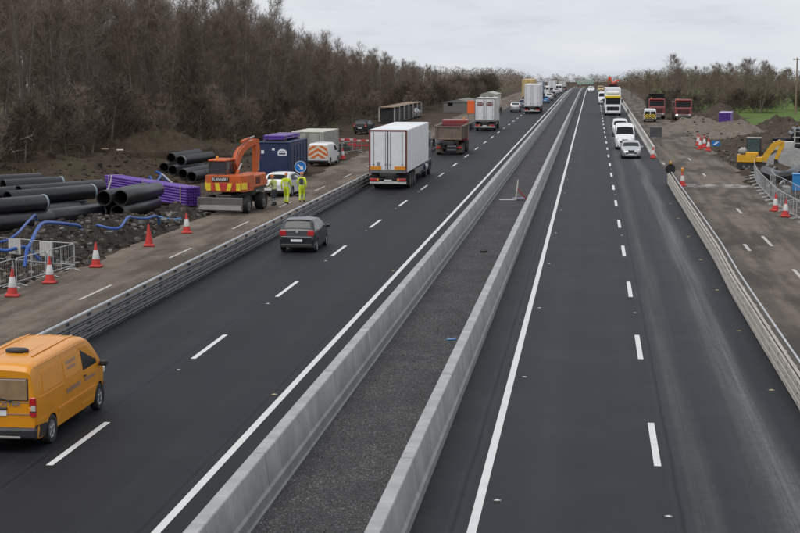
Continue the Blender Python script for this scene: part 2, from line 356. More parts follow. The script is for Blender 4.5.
# ------------------------------------------------------------------ mesh builder
class MB:
    def __init__(s): s.v, s.f, s.m, s.ml = [], [], [], []
    def mi(s, m):
        if m not in s.ml: s.ml.append(m)
        return s.ml.index(m)
    def add(s, vs, fs, m):
        b = len(s.v); s.v.extend([tuple(p) for p in vs]); i = s.mi(m)
        for f in fs: s.f.append([b+k for k in f]); s.m.append(i)
        return b
    def xf(s, start, M):
        for k in range(start, len(s.v)): s.v[k] = tuple(M @ Vector(s.v[k]))
    def box(s, c, d, m, bev=None, rz=0):
        hx, hy, hz = d[0]/2, d[1]/2, d[2]/2
        b = min(hx, hy, hz)*.25 if bev is None else min(bev, hx*.9, hy*.9, hz*.9)
        st = len(s.v)
        if b <= 0:
            vs = [(x*hx, y*hy, z*hz) for x in (-1, 1) for y in (-1, 1) for z in (-1, 1)]
            s.add(vs, [(0, 1, 3, 2), (4, 6, 7, 5), (0, 4, 5, 1), (2, 3, 7, 6), (0, 2, 6, 4), (1, 5, 7, 3)], m)
        else:
            idx, vs = {}, []
            for x in (-1, 1):
                for y in (-1, 1):
                    for z in (-1, 1):
                        for a in range(3):
                            p = [x*(hx-b), y*(hy-b), z*(hz-b)]
                            p[a] = (x*hx, y*hy, z*hz)[a]
                            idx[(x, y, z, a)] = len(vs); vs.append(tuple(p))
            fs = []
            o = [(-1, -1), (1, -1), (1, 1), (-1, 1)]
            for a in range(3):
                for sg in (-1, 1):
                    f = []
                    for (u, q) in o:
                        k = [0, 0, 0]; k[a] = sg; k[(a+1) % 3] = u; k[(a+2) % 3] = q
                        f.append(idx[(k[0], k[1], k[2], a)])
                    fs.append(f if sg > 0 else f[::-1])
            for a in range(3):
                b1, b2 = (a+1) % 3, (a+2) % 3
                for u in (-1, 1):
                    for q in (-1, 1):
                        k1 = [0]*3; k1[b1] = u; k1[b2] = q; k2 = k1[:]; k1[a] = -1; k2[a] = 1
                        f = [idx[(*k1, b1)], idx[(*k2, b1)], idx[(*k2, b2)], idx[(*k1, b2)]]
                        fs.append(f if u*q < 0 else f[::-1])
            for x in (-1, 1):
                for y in (-1, 1):
                    for z in (-1, 1):
                        f = [idx[(x, y, z, 0)], idx[(x, y, z, 1)], idx[(x, y, z, 2)]]
                        fs.append(f if x*y*z > 0 else f[::-1])
            s.add(vs, fs, m)
        M = Matrix.Translation(Vector(c)) @ Matrix.Rotation(rz, 4, 'Z')
        s.xf(st, M); return s
    def tube(s, pts, r, m, n=6, cap=True):
        pts = [Vector(p) for p in pts]; k = len(pts); rs = r if isinstance(r, (list, tuple)) else [r]*k
        vs, fs = [], []; up = None
        for i, p in enumerate(pts):
            d = (pts[min(i+1, k-1)]-pts[max(i-1, 0)])
            d = d.normalized() if d.length > 1e-9 else Vector((0, 0, 1))
            if up is None: up = Vector((0, 0, 1)) if abs(d.z) < .9 else Vector((1, 0, 0))
            a = d.cross(up)
            if a.length < 1e-4: a = d.orthogonal()
            a.normalize(); b = a.cross(d).normalized(); up = b
            for j in range(n):
                t = 2*math.pi*j/n; vs.append(p+(a*math.cos(t)+b*math.sin(t))*rs[i])
        for i in range(k-1):
            for j in range(n):
                q = (j+1) % n; fs.append((i*n+j, i*n+q, (i+1)*n+q, (i+1)*n+j))
        if cap: fs.append(tuple(range(n))[::-1]); fs.append(tuple(range((k-1)*n, k*n)))
        fs = [f[::-1] for f in fs]
        s.add(vs, fs, m); return s
    def lathe(s, pr, m, n=16, M=None):
        """profile [(r,h)] about local Z; M places it"""
        vs, fs = [], []; st = len(s.v)
        for (r, h) in pr:
            for j in range(n):
                t = 2*math.pi*j/n; vs.append((r*math.cos(t), r*math.sin(t), h))
        for i in range(len(pr)-1):
            for j in range(n):
                q = (j+1) % n; fs.append((i*n+j, i*n+q, (i+1)*n+q, (i+1)*n+j))
        if pr[0][0] > 1e-4: fs.append(tuple(range(n))[::-1])
        if pr[-1][0] > 1e-4: fs.append(tuple(range((len(pr)-1)*n, len(pr)*n)))
        s.add(vs, fs, m)
        if M: s.xf(st, M)
        return s
    def prism(s, poly, axis, a, b, m):
        """polygon in the other two axes extruded from a to b along axis ('x': poly=(y,z), 'y': poly=(x,z), 'z': poly=(x,y))"""
        def P(q, t):
            return {'x': (t, q[0], q[1]), 'y': (q[0], t, q[1]), 'z': (q[0], q[1], t)}[axis]
        n = len(poly)
        ar = sum(poly[i][0]*poly[(i+1) % n][1]-poly[(i+1) % n][0]*poly[i][1] for i in range(n))
        if (ar > 0) == (axis == 'y'): poly = poly[::-1]
        vs = [P(q, a) for q in poly]+[P(q, b) for q in poly]
        fs = [tuple(range(n))[::-1], tuple(range(n, 2*n))]+[(i, (i+1) % n, n+(i+1) % n, n+i) for i in range(n)]
        if b < a: fs = [f[::-1] for f in fs]
        s.add(vs, fs, m); return s
    def poly(s, pts, m): s.add(pts, [tuple(range(len(pts)))], m); return s
    def grid(s, rows, m, flip=False, close=False):
        nr, nc = len(rows), len(rows[0]); vs = [p for r in rows for p in r]; fs = []
        for i in range(nr-1):
            for j in range(nc-(0 if close else 1)):
                q = (j+1) % nc
                f = (i*nc+j, i*nc+q, (i+1)*nc+q, (i+1)*nc+j); fs.append(f[::-1] if flip else f)
        s.add(vs, fs, m); return s
    def mesh(s, name, ang=35):
        me = bpy.data.meshes.new(name); me.from_pydata(s.v, [], s.f)
        for m in s.ml: me.materials.append(m)
        me.polygons.foreach_set('material_index', s.m)
        if len(s.f) < 30000:
            bm = bmesh.new(); bm.from_mesh(me); bmesh.ops.recalc_face_normals(bm, faces=bm.faces); bm.to_mesh(me); bm.free()
        if ang:
            me.polygons.foreach_set('use_smooth', [True]*len(s.f))
            me.update(); me.set_sharp_from_angle(angle=R(ang))
        me.update(); return me
    def build(s, name, parent=None, loc=(0, 0, 0), rz=0, ang=35, label=None, kind=None):
        return put(name, s.mesh(name, ang), parent, loc, rz, label, kind)
def put(name, me, parent=None, loc=(0, 0, 0), rz=0, label=None, kind=None):
    o = bpy.data.objects.new(name, me); COL.objects.link(o); o.location = loc; o.rotation_euler = (0, 0, rz)
    if parent: o.parent = parent
    if label: o['label'] = label
    if kind: o['kind'] = kind
    return o
def tag(o, label, cat, group=None):
    o['label'] = label; o['category'] = cat
    if group: o['group'] = group
    return o
def thing(name, label, cat, loc=(0, 0, 0), rz=0, group=None):
    o = bpy.data.objects.new(name, None); o.empty_display_size = .3; COL.objects.link(o)
    o.location = loc; o.rotation_euler = (0, 0, rz)
    return tag(o, label, cat, group)
KIDS = {}
def dup(root, loc, rz=0, label=None, group=None, scale=None):
    """copy a thing with its parts and sub-parts (mesh data shared)"""
    def kids(o): return [c for c in o.children]
    c = root.copy(); COL.objects.link(c); c.location = loc; c.rotation_euler = (0, 0, rz)
    if scale: c.scale = scale
    if label: c['label'] = label
    if group: c['group'] = group
    for ch in kids(root):
        d = ch.copy(); COL.objects.link(d); d.parent = c
        for g in kids(ch):
            q = g.copy(); COL.objects.link(q); q.parent = d
    return c
def text_mesh(body, size, m, depth=.004, squash=1.0):
    cu = bpy.data.curves.new('lettering', 'FONT'); cu.body = body; cu.size = size; cu.extrude = depth/2; cu.align_x = 'CENTER'; cu.align_y = 'CENTER'; cu.offset = size*.008
    o = bpy.data.objects.new('tmp_text', cu); COL.objects.link(o)
    dg = bpy.context.evaluated_depsgraph_get(); dg.update()
    me = bpy.data.meshes.new_from_object(o.evaluated_get(dg)); bpy.data.objects.remove(o); bpy.data.curves.remove(cu)
    me.name = 'lettering'; me.materials.clear(); me.materials.append(m)
    for v in me.vertices: v.co.x *= squash
    return me
def text_on(body, size, m, parent, loc, rot, squash=1.0):
    o = put('lettering', text_mesh(body, size, m, squash=squash), parent, loc); o.rotation_euler = rot; return o

# ================================================================== SETTING
def lin(a, b, st):
    n = max(1, int(round((b-a)/st))); return [a+(b-a)*i/n for i in range(n+1)]
xs = lin(-900, -140, 60)[:-1]+lin(-140, -62, 6)[:-1]+lin(-62, -20, .7)[:-1]+lin(-20, 11, 3.1)[:-1]+lin(11, 34, .7)[:-1]+lin(34, 110, 6)[:-1]+lin(110, 900, 60)
ys = lin(-120, 24, 12)[:-1]+lin(24, 45, 1.5)[:-1]+lin(45, 170, .8)[:-1]+lin(170, 250, 1.6)[:-1]+lin(250, 420, 5)[:-1]+lin(420, 1000, 15)[:-1]+lin(1000, 3200, 150)
g = MB(); g.grid([[(x, y, gz(x, y)) for x in xs] for y in ys], M_EARTH)
ground = put('ground', g.mesh('ground', None), kind='structure')
for p in ground.data.polygons: p.use_smooth = True
def strip(name, xa, xb, ya, yb, z, m, ragl=0., ragr=0., step=6., nx=6, parent=None):
    b = MB(); rows = []
    for y in lin(ya, yb, step):
        a = xa+ragl*(fbm(y*.25, xa, 2)*1.6+fbm(y*1.7, xa, 12)*.7); c = xb+ragr*(fbm(y*.25, xb, 6)*1.6+fbm(y*1.7, xb, 16)*.7)
        rows.append([(a+(c-a)*i/nx, y, prof(y)+z) for i in range(nx+1)])
    b.grid(rows, m); return b.build(name, parent, ang=None, kind='structure')
YF = 900
road_l = strip('left_carriageway', -15.75, -6.3, 15, YF, .0, M_ASPL)
road_r = strip('right_carriageway', -3.45, 5.75, 15, YF, .0, M_ASPR)
med = strip('median_gravel', -6.5, -3.2, 15, YF, -.012, M_GRAV, step=6)
side_l = strip('worn_shoulder', -21.2, -15.6, 15, YF, -.014, M_DIRTL, ragl=1.0, step=.5)
side_r = strip('haul_road', 5.6, 11.3, 15, YF, -.014, M_DIRTR, ragr=1.3, step=.5)
def edge_x(y): return float(np.interp(y, [60, 100, 137, 150, 160, 200, 250, 350, 600], [-54, -47, -43.5, -38.5, -36, -34.5, -33, -29, -27]))
# field and rough grass patches, laid over the terrain
def patch(name, outline_fn, ya, yb, m, dz, nx=24, step=3.):
    b = MB(); rows = []
    for y in lin(ya, yb, step):
        a, c = outline_fn(y)
        rows.append([(a+(c-a)*i/nx, y, gz(a+(c-a)*i/nx, y)+dz*(.0 if i in (0, nx) else 1)) for i in range(nx+1)])
    b.grid(rows, m); return b.build(name, None, ang=None, kind='structure')
patch('field', lambda y: (19.4+fbm(y*.2, 3)*2.0-(y-190)*.004, 160), 186, 700, M_FIELD, .06, 60)
patch('woodland_floor', lambda y: (-200, edge_x(y)+1.5+fbm(y*.2, 1)*2.5), 60, 600, M_FLOOR, .05, 50)

# painted markings: each dash and line sits on its carriageway
def ribbon(name, x, wd, ya, yb, z, m, parent, st=6.):
    b = MB(); b.grid([[(x-wd/2, y, prof(y)+z), (x+wd/2, y, prof(y)+z)] for y in lin(ya, yb, st)], m)
    return b.build(name, parent, ang=None)
ribbon('edge_line', -7.73, .17, 15, 760, .004, M_LINE, road_l)
ribbon('edge_line', -2.06, .17, 15, 760, .004, M_LINE, road_r)
def dashes(parent, x, y0, z, m, n, ln=4., wd=.15, slope=0.):
    me = None
    for k in range(n):
        y = y0+12*k
        if me is None:
            b = MB(); b.grid([[(-wd/2, 0, 0), (wd/2, 0, 0)], [(-wd/2, ln, 0), (wd/2, ln, 0)]], m); me = b.mesh('lane_dash', None)
        o = put('lane_dash', me, parent, (x, y, prof(y)+z))
        if y > 380: o.rotation_euler.x = -(y-380)/14000
dashes(road_r, 1.48, 32.4-12, .004, M_LINE, 52)
dashes(road_l, -11.28, 30.9-12, .004, M_LINE, 52)
dashes(side_l, -18.15, 53.3, .004, M_LINEO, 14, 3.8, .14)
for (x, y, ln) in ((8.35, 73.2, 4.2), (8.30, 61, 4), (8.42, 89, 3), (8.45, 118, 3), (7.15, 71.2, 2.6), (8.5, 137, 3), (5.98, 122, 3.5), (5.98, 131, 3.)):
    b = MB(); b.grid([[(-.08, 0, 0), (.08, 0, 0)], [(-.08, ln, 0), (.08, ln, 0)]], M_LINEO); b.build('lane_dash', side_r, (x, y, -.008), ang=None)
# road studs
sm = {}
for m in (M_STUD, M_STUDY):
    b = MB(); b.box((0, 0, .008), (.08, .09, .018), m, .006); b.box((0, 0, .003), (.15, .12, .008), M_RIMD, .002); sm[m] = b.mesh('road_stud')
for k in range(16): put('road_stud', sm[M_STUD], road_r, (1.53, 28.7+24*k, .004))
for k in range(14): put('road_stud', sm[M_STUD], road_r, (-1.72, 29.4+12*k, .004))
for k in range(12): put('road_stud', sm[M_STUD], road_l, (-11.25, 41.2+12*k, .004))
for k in range(8): put('road_stud', sm[M_STUDY], road_l, (-7.98, 38.4+24*k, .004))
for k in range(8): put('road_stud', sm[M_STUDY], road_r, (4.72, 31.5+9*k, .004))

# loose stones in the median
b = MB(); pr = random.Random(11)
for k in range(5200):
    y = 24+pr.random()**1.8*110; x = pr.uniform(-5.95, -3.85); s = pr.uniform(.008, .020)*(1 if pr.random() < .98 else 2.0); a = pr.random()*6.28
    m = M_HEAPS if pr.random() < .12 else (M_HEAPG if pr.random() < .25 else M_HEAPD)
    vs = [(x+s*math.cos(a+i*2.1)*pr.uniform(.7, 1.3), y+s*math.sin(a+i*2.1)*pr.uniform(.7, 1.3), -.012) for i in range(3)]+[(x, y, -.012+s*pr.uniform(.6, 1.1))]
    b.add(vs, [(0, 1, 3), (1, 2, 3), (2, 0, 3)], m)
b.build('loose_stones', med, ang=None, kind='stuff')

# concrete step barriers either side of the median
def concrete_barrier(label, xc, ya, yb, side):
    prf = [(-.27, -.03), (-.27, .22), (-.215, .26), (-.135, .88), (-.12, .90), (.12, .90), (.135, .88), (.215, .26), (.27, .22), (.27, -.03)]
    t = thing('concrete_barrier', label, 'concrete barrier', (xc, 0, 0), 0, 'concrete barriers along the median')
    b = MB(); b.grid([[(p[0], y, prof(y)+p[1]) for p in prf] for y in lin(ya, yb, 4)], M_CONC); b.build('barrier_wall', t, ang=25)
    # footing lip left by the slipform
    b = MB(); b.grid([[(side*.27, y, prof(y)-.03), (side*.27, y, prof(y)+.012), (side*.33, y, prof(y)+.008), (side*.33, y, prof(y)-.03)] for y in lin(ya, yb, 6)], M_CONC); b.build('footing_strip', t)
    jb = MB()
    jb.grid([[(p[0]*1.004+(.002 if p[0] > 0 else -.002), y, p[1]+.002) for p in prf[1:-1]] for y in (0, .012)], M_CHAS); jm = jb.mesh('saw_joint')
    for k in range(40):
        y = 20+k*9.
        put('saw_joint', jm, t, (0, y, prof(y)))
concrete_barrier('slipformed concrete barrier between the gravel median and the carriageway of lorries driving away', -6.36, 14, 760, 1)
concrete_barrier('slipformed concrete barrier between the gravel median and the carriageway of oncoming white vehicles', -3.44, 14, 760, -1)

# steel barriers: three rails, posts behind, capping tube
def steel_barrier(label, path, mr, mc, mp, face, hts=((.13, .20), (.37, .20), (.61, .20)), capz=.80, slot=False):
    """path [(x,y)], rails run in 4 m lengths"""
    t = thing('steel_barrier', label, 'crash barrier', (path[0][0], path[0][1], 0), 0, 'steel crash barriers')
    ox, oy = path[0]
    px = [p[0] for p in path]; py = [p[1] for p in path]
    X = lambda y: float(np.interp(y, py, px))
    ya, yb = py[0], py[-1]; n = int((yb-ya)/4)
    for k in range(n):
        y0, y1 = ya+4*k, ya+4*k+3.985
        for (hz, hh) in hts:
            b = MB(); rows = []
            for y in lin(y0, y1, 2):
                x = X(y)-ox; z = prof(y)+hz; d = face
                rows.append([(x, y-oy, z-hh/2), (x+d*.035, y-oy, z-hh/2+.015), (x+d*.05, y-oy, z-hh*.22), (x+d*.028, y-oy, z-.012), (x+d*.028, y-oy, z+.012), (x+d*.05, y-oy, z+hh*.22), (x+d*.035, y-oy, z+hh/2-.015), (x, y-oy, z+hh/2)])
            b.grid(rows, mr); b.build('rail', t, ang=50)
            if slot:
                b = MB()
                for q in (.5, 2.6): b.box((X(y0+q)-ox+face*.048, y0+q-oy, prof(y0)+hz), (.008, .14, .03), M_RIMD, 0)
                b.build('bolt_slot', t, ang=0)
        b = MB(); ym = y0+.02; x = X(ym)-ox
        b.box((x-face*.09, ym-oy, prof(ym)+capz/2-.02), (.12, .09, capz), mp, .012)
        b.box((x-face*.15, ym-oy, prof(ym)+.015), (.34, .34, .03), mp, .004)
        if slot: b.box((x-face*.2, ym-oy, prof(ym)+.45), (.34, .06, .10), mp, .01)
        b.build('post', t)
        b = MB(); ym = y0+2.0; x = X(ym)-ox
        b.box((x-face*.09, ym-oy, prof(ym)+capz/2-.02), (.10, .07, capz), mp, .012); b.build('post', t)
        bk = .24 if slot else .10
        b = MB(); b.tube([(X(y)-ox-face*bk, y-oy, prof(y)+capz+.02) for y in (y0, y1)], .032 if slot else .05, mc, 8); b.build('cap_tube', t)
        if slot:
            for hz in (.24, .60):
                b = MB(); b.grid([[(X(y)-ox-face*.25, y-oy, prof(y)+hz-.12), (X(y)-ox-face*.265, y-oy, prof(y)+hz), (X(y)-ox-face*.25, y-oy, prof(y)+hz+.12)] for y in lin(y0, y1, 2)], mr); b.build('rear_rail', t)
            b = MB(); b.grid([[(X(y)-ox-face*.02, y-oy, prof(y)+.745), (X(y)-ox-face*.10, y-oy, prof(y)+.765)] for y in lin(y0, y1, 2)], mr); b.build('top_lip', t)
    return t
steel_barrier('long dark steel barrier with three rails beside the worn brown shoulder', [(-15.32, 22), (-15.25, 60), (-15.2, 100), (-15.25, 262)], M_RAIL, M_RAILT, M_RAIL, 1)
steel_barrier('cream steel barrier with slotted rails bending beside the haul road', [(5.16, 30), (5.14, 45), (5.15, 57), (5.28, 67), (5.28, 80), (5.26, 100), (5.28, 110)], M_CREAMR, M_RAILT, M_CREAMR, -1, hts=((.13, .20), (.37, .20), (.61, .20)), slot=True)
# far run of the same barrier, plain concrete units
def unit_barrier(label, ya, yb, xa, xb):
    t = thing('barrier_units', label, 'concrete barrier', (xa, ya, 0), 0)
    n = int((yb-ya)/4); prf = [(-.26, -.02), (-.26, .14), (-.10, .34), (-.08, .86), (.08, .86), (.10, .34), (.26, .14), (.26, -.02)]
    for k in range(n):
        y0 = ya+4*k; b = MB(); rows = []
        for y in (y0, y0+3.96):
            x = (xb-xa)*(y-ya)/(yb-ya); rows.append([(x+p[0], y-ya, prof(y)+p[1]) for p in prf])
        b.grid(rows, M_BLOCK); b.poly([r for r in rows[0]], M_BLOCK); b.poly(rows[1], M_BLOCK); b.build('barrier_unit', t, ang=20)
unit_barrier('pale concrete unit barrier beside the white lorry and red tippers', 142, 420, 5.55, 6.2)

# ================================================================== VEHICLES
def wheel_meshes(r, wd, rimm=M_RIM, spokes=5):
    """tyre and rim about local X, outer face towards +X"""
    t = MB(); h = wd/2
    t.lathe([(r*.60, -h*.9), (r*.93, -h), (r, -h*.7), (r, h*.7), (r*.93, h), (r*.66, h*.92), (r*.62, h*.6)], M_TYRE, 24, Matrix.Rotation(R(90), 4, 'Y'))
    q = MB(); q.lathe([(r*.64, h*.6), (r*.63, h*.78), (r*.56, h*.7), (r*.5, h*.45), (r*.2, h*.62), (r*.16, h*.8), (0, h*.82)], rimm, 20, Matrix.Rotation(R(90), 4, 'Y'))
    for k in range(spokes):
        a = 2*math.pi*k/spokes; st = len(q.v)
        q.box((h*.66, 0, r*.36), (h*.25, r*.13, r*.42), rimm, .006); q.xf(st, Matrix.Rotation(a, 4, 'X'))
        st = len(q.v); q.box((h*.52, 0, r*.36), (h*.1, r*.12, r*.26), M_BLK, 0); q.xf(st, Matrix.Rotation(a+math.pi/spokes, 4, 'X'))
    return t.mesh('tyre', 40), q.mesh('rim', 30)
WC = {}
def wheel(parent, x, y, r, wd, rimm=M_RIM):
    key = (round(r, 3), round(wd, 3), rimm.name)
    if key not in WC: WC[key] = wheel_meshes(r, wd, rimm)
    t, q = WC[key]
    o = put('wheel', t, parent, (x, y, r), 0 if x > 0 else math.pi); put('rim', q, o)
    return o
def smooth_fn(pts, wdw=.06):
    gx = np.arange(pts[0][0]-.5, pts[-1][0]+.5, .01); gy = np.interp(gx, [p[0] for p in pts], [p[1] for p in pts])
    k = max(1, int(wdw/.01)); ker = np.ones(2*k+1)/(2*k+1)
    pad = np.pad(gy, 2*k, mode='edge'); sm = np.convolve(np.convolve(pad, ker, 'valid'), ker, 'valid')
    return lambda y: float(np.interp(y, gx, sm))
class Shell:
    """car body lofted along its length; y runs from the tail (0) to the nose (L)"""
    def __init__(s, sp):
        s.sp = sp; s.L = sp['L']; s.top = smooth_fn(sp['top'], sp.get('sm', .05)); s.pl = smooth_fn(sp['plan'], .05); s.belt = smooth_fn(sp['belt'], .08)
        s.zr = max(p[1] for p in sp['top']); s.rr = sp.get('roof', .78); s.rc = sp.get('rc', .10); s.zs = sp.get('sill', .20)
    def hw0(s, y, z):
        b, bl = s.pl(y), s.belt(y)
        if z <= bl:
            t = (bl-z)/max(.05, bl-s.zs); return b*(1-.045*t*t-.02*max(0, t-.6))
        t = (z-bl)/max(.05, s.zr-bl); return b*(1-(1-s.rr)*t**1.15)
    def zb(s, y):
        z = s.zs+.05*sst(.25, 0, y)+.05*sst(s.L-.3, s.L, y)
        for (ya, r, c) in s.sp['arch']:
            d = abs(y-ya)
            if d < r: z = max(z, c+math.sqrt(r*r-d*d))
        return z
    def ring(s, y):
        zt, zb = s.top(y), s.zb(y); zt = max(zt, zb+.05); rc = min(s.rc, (zt-zb)*.6); q = []
        zc = zt-rc
        for k in range(8): q.append((s.hw0(y, zb+(zc-zb)*k/7), zb+(zc-zb)*k/7))
        w0 = s.hw0(y, zc)
        for k in range(1, 5):
            a = R(90)*k/4; q.append((w0-rc*1.5*(1-math.cos(a)), zc+rc*math.sin(a)))
        xt = q[-1][0]; cr = s.sp.get('crown', .035)*min(1, s.pl(y))
        for f in (.66, .33, 0): q.append((xt*f, zt+cr*(1-f*f)))
        return q
    def body(s, m, step=.05):
        b = MB(); rows = []; ys = set(np.arange(0, s.L+1e-6, step).tolist()+[s.L])
        for (ya, r, c) in s.sp['arch']:
            ys |= {ya-r, ya+r, ya-r*.98, ya+r*.98, ya-r*.9, ya+r*.9, ya-r*.75, ya+r*.75}
        for y in sorted(v for v in ys if 0 <= v <= s.L):
            q = s.ring(y); rows.append([(x, y, z) for x, z in q]+[(-x, y, z) for x, z in q[-2::-1]])
        b.grid(rows, m); b.poly(rows[0], m); b.poly(rows[-1], m)
        return b
    def underside(s):
        b = MB(); b.box((0, s.L/2, s.zs+.10), (s.pl(s.L/2)*1.5, s.L*.93, .12), M_BLK, .02)
        for (ya, r, c) in s.sp['arch']: b.box((0, ya, c+.12), (s.pl(ya)*1.62, r*1.9, .42), M_BLK, .02)
        return b
    def side(s, poly, sg, off=.004):
        return [(sg*(s.hw0(y, z)+off), y, z) for y, z in poly]
    def spatch(s, b, poly, m, off=.005, sides=(1, -1)):
        for sg in sides:
            b.poly(s.side(poly, sg, off)[::sg], m)
    def slab(s, b, poly, m, off=.012, sides=(1, -1)):
        """side panel with a visible edge"""
        for sg in sides:
            o = s.side(poly, sg, off); i = s.side(poly, sg, -.03); n = len(o)
            b.add(o+i, [tuple(range(n))]+[(k, (k+1) % n, n+(k+1) % n, n+k) for k in range(n)], m)
    def tpatch(s, b, y0, y1, fr0, fr1, m, off=.006, n=5, c0=None):
        rows = []
        for k in range(7):
            y = y0+(y1-y0)*k/6; fr = fr0+(fr1-fr0)*k/6
            zt = s.top(y); w0 = s.hw0(y, zt-s.rc)-s.rc*1.5; dz = (s.top(y+.02)-s.top(y-.02))/.04; nl = math.hypot(1, dz)
            row = []
            for j in range(n):
                u = -1+2*j/(n-1); x = u*fr*(w0+s.rc*.9); f = min(1, abs(x)/max(.05, w0)); cr = s.sp.get('crown', .035)*min(1, s.pl(y))
                ex = max(0, abs(x)-w0); zz = zt+cr*(1-f*f) - (s.rc*(1-math.sqrt(max(0, 1-min(1, ex/(1.5*s.rc))**2))))
                row.append((x, y-off*dz/nl, zz+off/nl))
            rows.append(row)
        b.grid(rows, m)
def mirror_pair(t, sh, y, z, m):
    for sg in (1, -1):
        b = MB(); b.box((sg*(sh.hw0(y, z)+.12), y, z+.05), (.20, .12, .15), m, .04); b.box((sg*(sh.hw0(y, z)+.02), y+.02, z), (.10, .06, .05), M_BLK, .01); b.build('wing_mirror', t)
HATCH = dict(L=3.97, sill=.21, roof=.755, rc=.09, sm=.015,
    top=[(0, .69), (.085, .72), (.10, .94), (.16, 1.01), (.26, 1.12), (.50, 1.375), (.64, 1.43), (1.2, 1.465), (1.7, 1.455), (2.1, 1.40), (2.28, 1.33), (3.0, .985), (3.35, .90), (3.7, .80), (3.88, .66), (3.97, .50)],
    plan=[(0, .70), (.08, .79), (.4, .835), (2, .842), (3.2, .835), (3.65, .77), (3.85, .66), (3.97, .48)],
    belt=[(0, .92), (1, .93), (2.6, .90), (3.2, .86), (3.97, .6)], arch=[(.72, .35, .29), (3.19, .35, .29)],
    wheel=(.30, .20, .72), rear_win=(.22, .47, .80, .80), screen=(2.32, 2.92, .86, .90),
    side=[[(.62, 1.0), (.72, 1.28), (1.30, 1.355), (1.32, .97)], [(1.38, .97), (1.37, 1.355), (2.02, 1.31), (2.52, 1.02), (2.5, .97)]],
    lamp=(.63, .12, .885, .30, .13, .25), lampf=(.56, 3.74, .70, .28, .16, .15), plate=(.56, .0), doors=[[(.95, .30), (.98, .95), (1.34, .95), (1.34, .30)], [(1.37, .30), (1.37, .95), (2.52, .95), (2.66, .80), (2.62, .30)]])
EST = dict(L=4.5, sill=.21, roof=.77, rc=.10, sm=.05,
    top=[(0, .62), (.03, .95), (.12, 1.04), (.5, 1.38), (.75, 1.44), (1.5, 1.47), (2.2, 1.44), (2.55, 1.34), (3.3, 1.0), (3.7, .93), (4.2, .82), (4.4, .68), (4.5, .5)],
    plan=[(0, .72), (.1, .82), (.5, .865), (2.2, .88), (3.6, .87), (4.15, .79), (4.38, .66), (4.5, .48)],
    belt=[(0, .95), (1, .96), (2.9, .92), (3.6, .88), (4.5, .6)], arch=[(.9, .37, .31), (3.55, .37, .31)],
    wheel=(.32, .21, .74), rear_win=(.17, .47, .82, .84), screen=(2.6, 3.22, .86, .90),
    side=[[(.7, 1.03), (.85, 1.31), (1.55, 1.37), (1.57, 1.0)], [(1.62, 1.0), (1.61, 1.37), (2.3, 1.33), (2.8, 1.05), (2.78, 1.0)]],
    lamp=(.68, .05, .90, .24, .13, .24), lampf=(.60, 4.26, .73, .30, .18, .16), plate=(.72, .0), doors=[[(1.62, .30), (1.62, .98), (2.8, .98), (2.95, .8), (2.92, .30)]])
SUV = dict(EST, L=4.5, top=[(0, .7), (.03, 1.05), (.10, 1.15), (.35, 1.52), (.6, 1.62), (1.5, 1.66), (2.2, 1.62), (2.6, 1.5), (3.3, 1.1), (3.7, 1.02), (4.2, .92), (4.4, .78), (4.5, .55)],
    belt=[(0, 1.08), (1, 1.08), (2.9, 1.04), (3.6, .98), (4.5, .7)], rear_win=(.12, .36, .82, .84),
    side=[[(.6, 1.14), (.75, 1.46), (1.55, 1.53), (1.57, 1.12)], [(1.62, 1.12), (1.61, 1.53), (2.3, 1.48), (2.8, 1.18), (2.78, 1.12)]], lamp=(.70, .05, 1.0, .20, .13, .34))
VANF = dict(L=5.6, sill=.26, roof=.86, rc=.13, sm=.05,      # large panel van
    top=[(0, 2.2), (.04, 2.34), (.3, 2.40), (3.2, 2.42), (3.75, 2.34), (4.0, 2.2), (4.75, 1.38), (4.95, 1.25), (5.35, 1.10), (5.52, .92), (5.6, .6)],
    plan=[(0, .93), (.1, .97), (4.3, .97), (5.1, .92), (5.45, .80), (5.6, .62)],
    belt=[(0, 1.25), (4, 1.25), (4.8, 1.2), (5.2, 1.0), (5.6, .8)], arch=[(1.1, .40, .34), (4.65, .40, .34)],
    wheel=(.35, .22, .80), rear_win=None, screen=(4.06, 4.68, .92, .98),
    side=[[(3.35, 1.34), (3.35, 2.0), (3.85, 2.0), (4.42, 1.42), (4.4, 1.34)]],
    lamp=None, lampf=(.74, 5.30, .98, .26, .26, .30), plate=(.6, .0), doors=[[(3.3, .4), (3.3, 1.28), (4.4, 1.28), (4.45, .9), (4.2, .4)]])
VANS = dict(VANF, L=4.4, roof=.88, top=[(0, 1.65), (.04, 1.76), (.25, 1.82), (2.3, 1.84), (2.65, 1.76), (2.85, 1.66), (3.5, 1.12), (3.75, 1.03), (4.1, .93), (4.3, .8), (4.4, .5)],
    plan=[(0, .84), (.1, .88), (3.2, .88), (3.9, .84), (4.25, .72), (4.4, .55)], belt=[(0, 1.1), (3, 1.1), (3.6, 1.0), (4.4, .75)], arch=[(.85, .36, .31), (3.55, .36, .31)],
    wheel=(.32, .2, .74), screen=(2.9, 3.42, .9, .96), side=[[(2.15, 1.16), (2.15, 1.6), (2.68, 1.58), (3.15, 1.2), (3.15, 1.16)]], lampf=(.66, 4.1, .82, .26, .2, .22),
    doors=[[(2.1, .35), (2.1, 1.1), (3.15, 1.1), (3.25, .8), (3.0, .35)]])
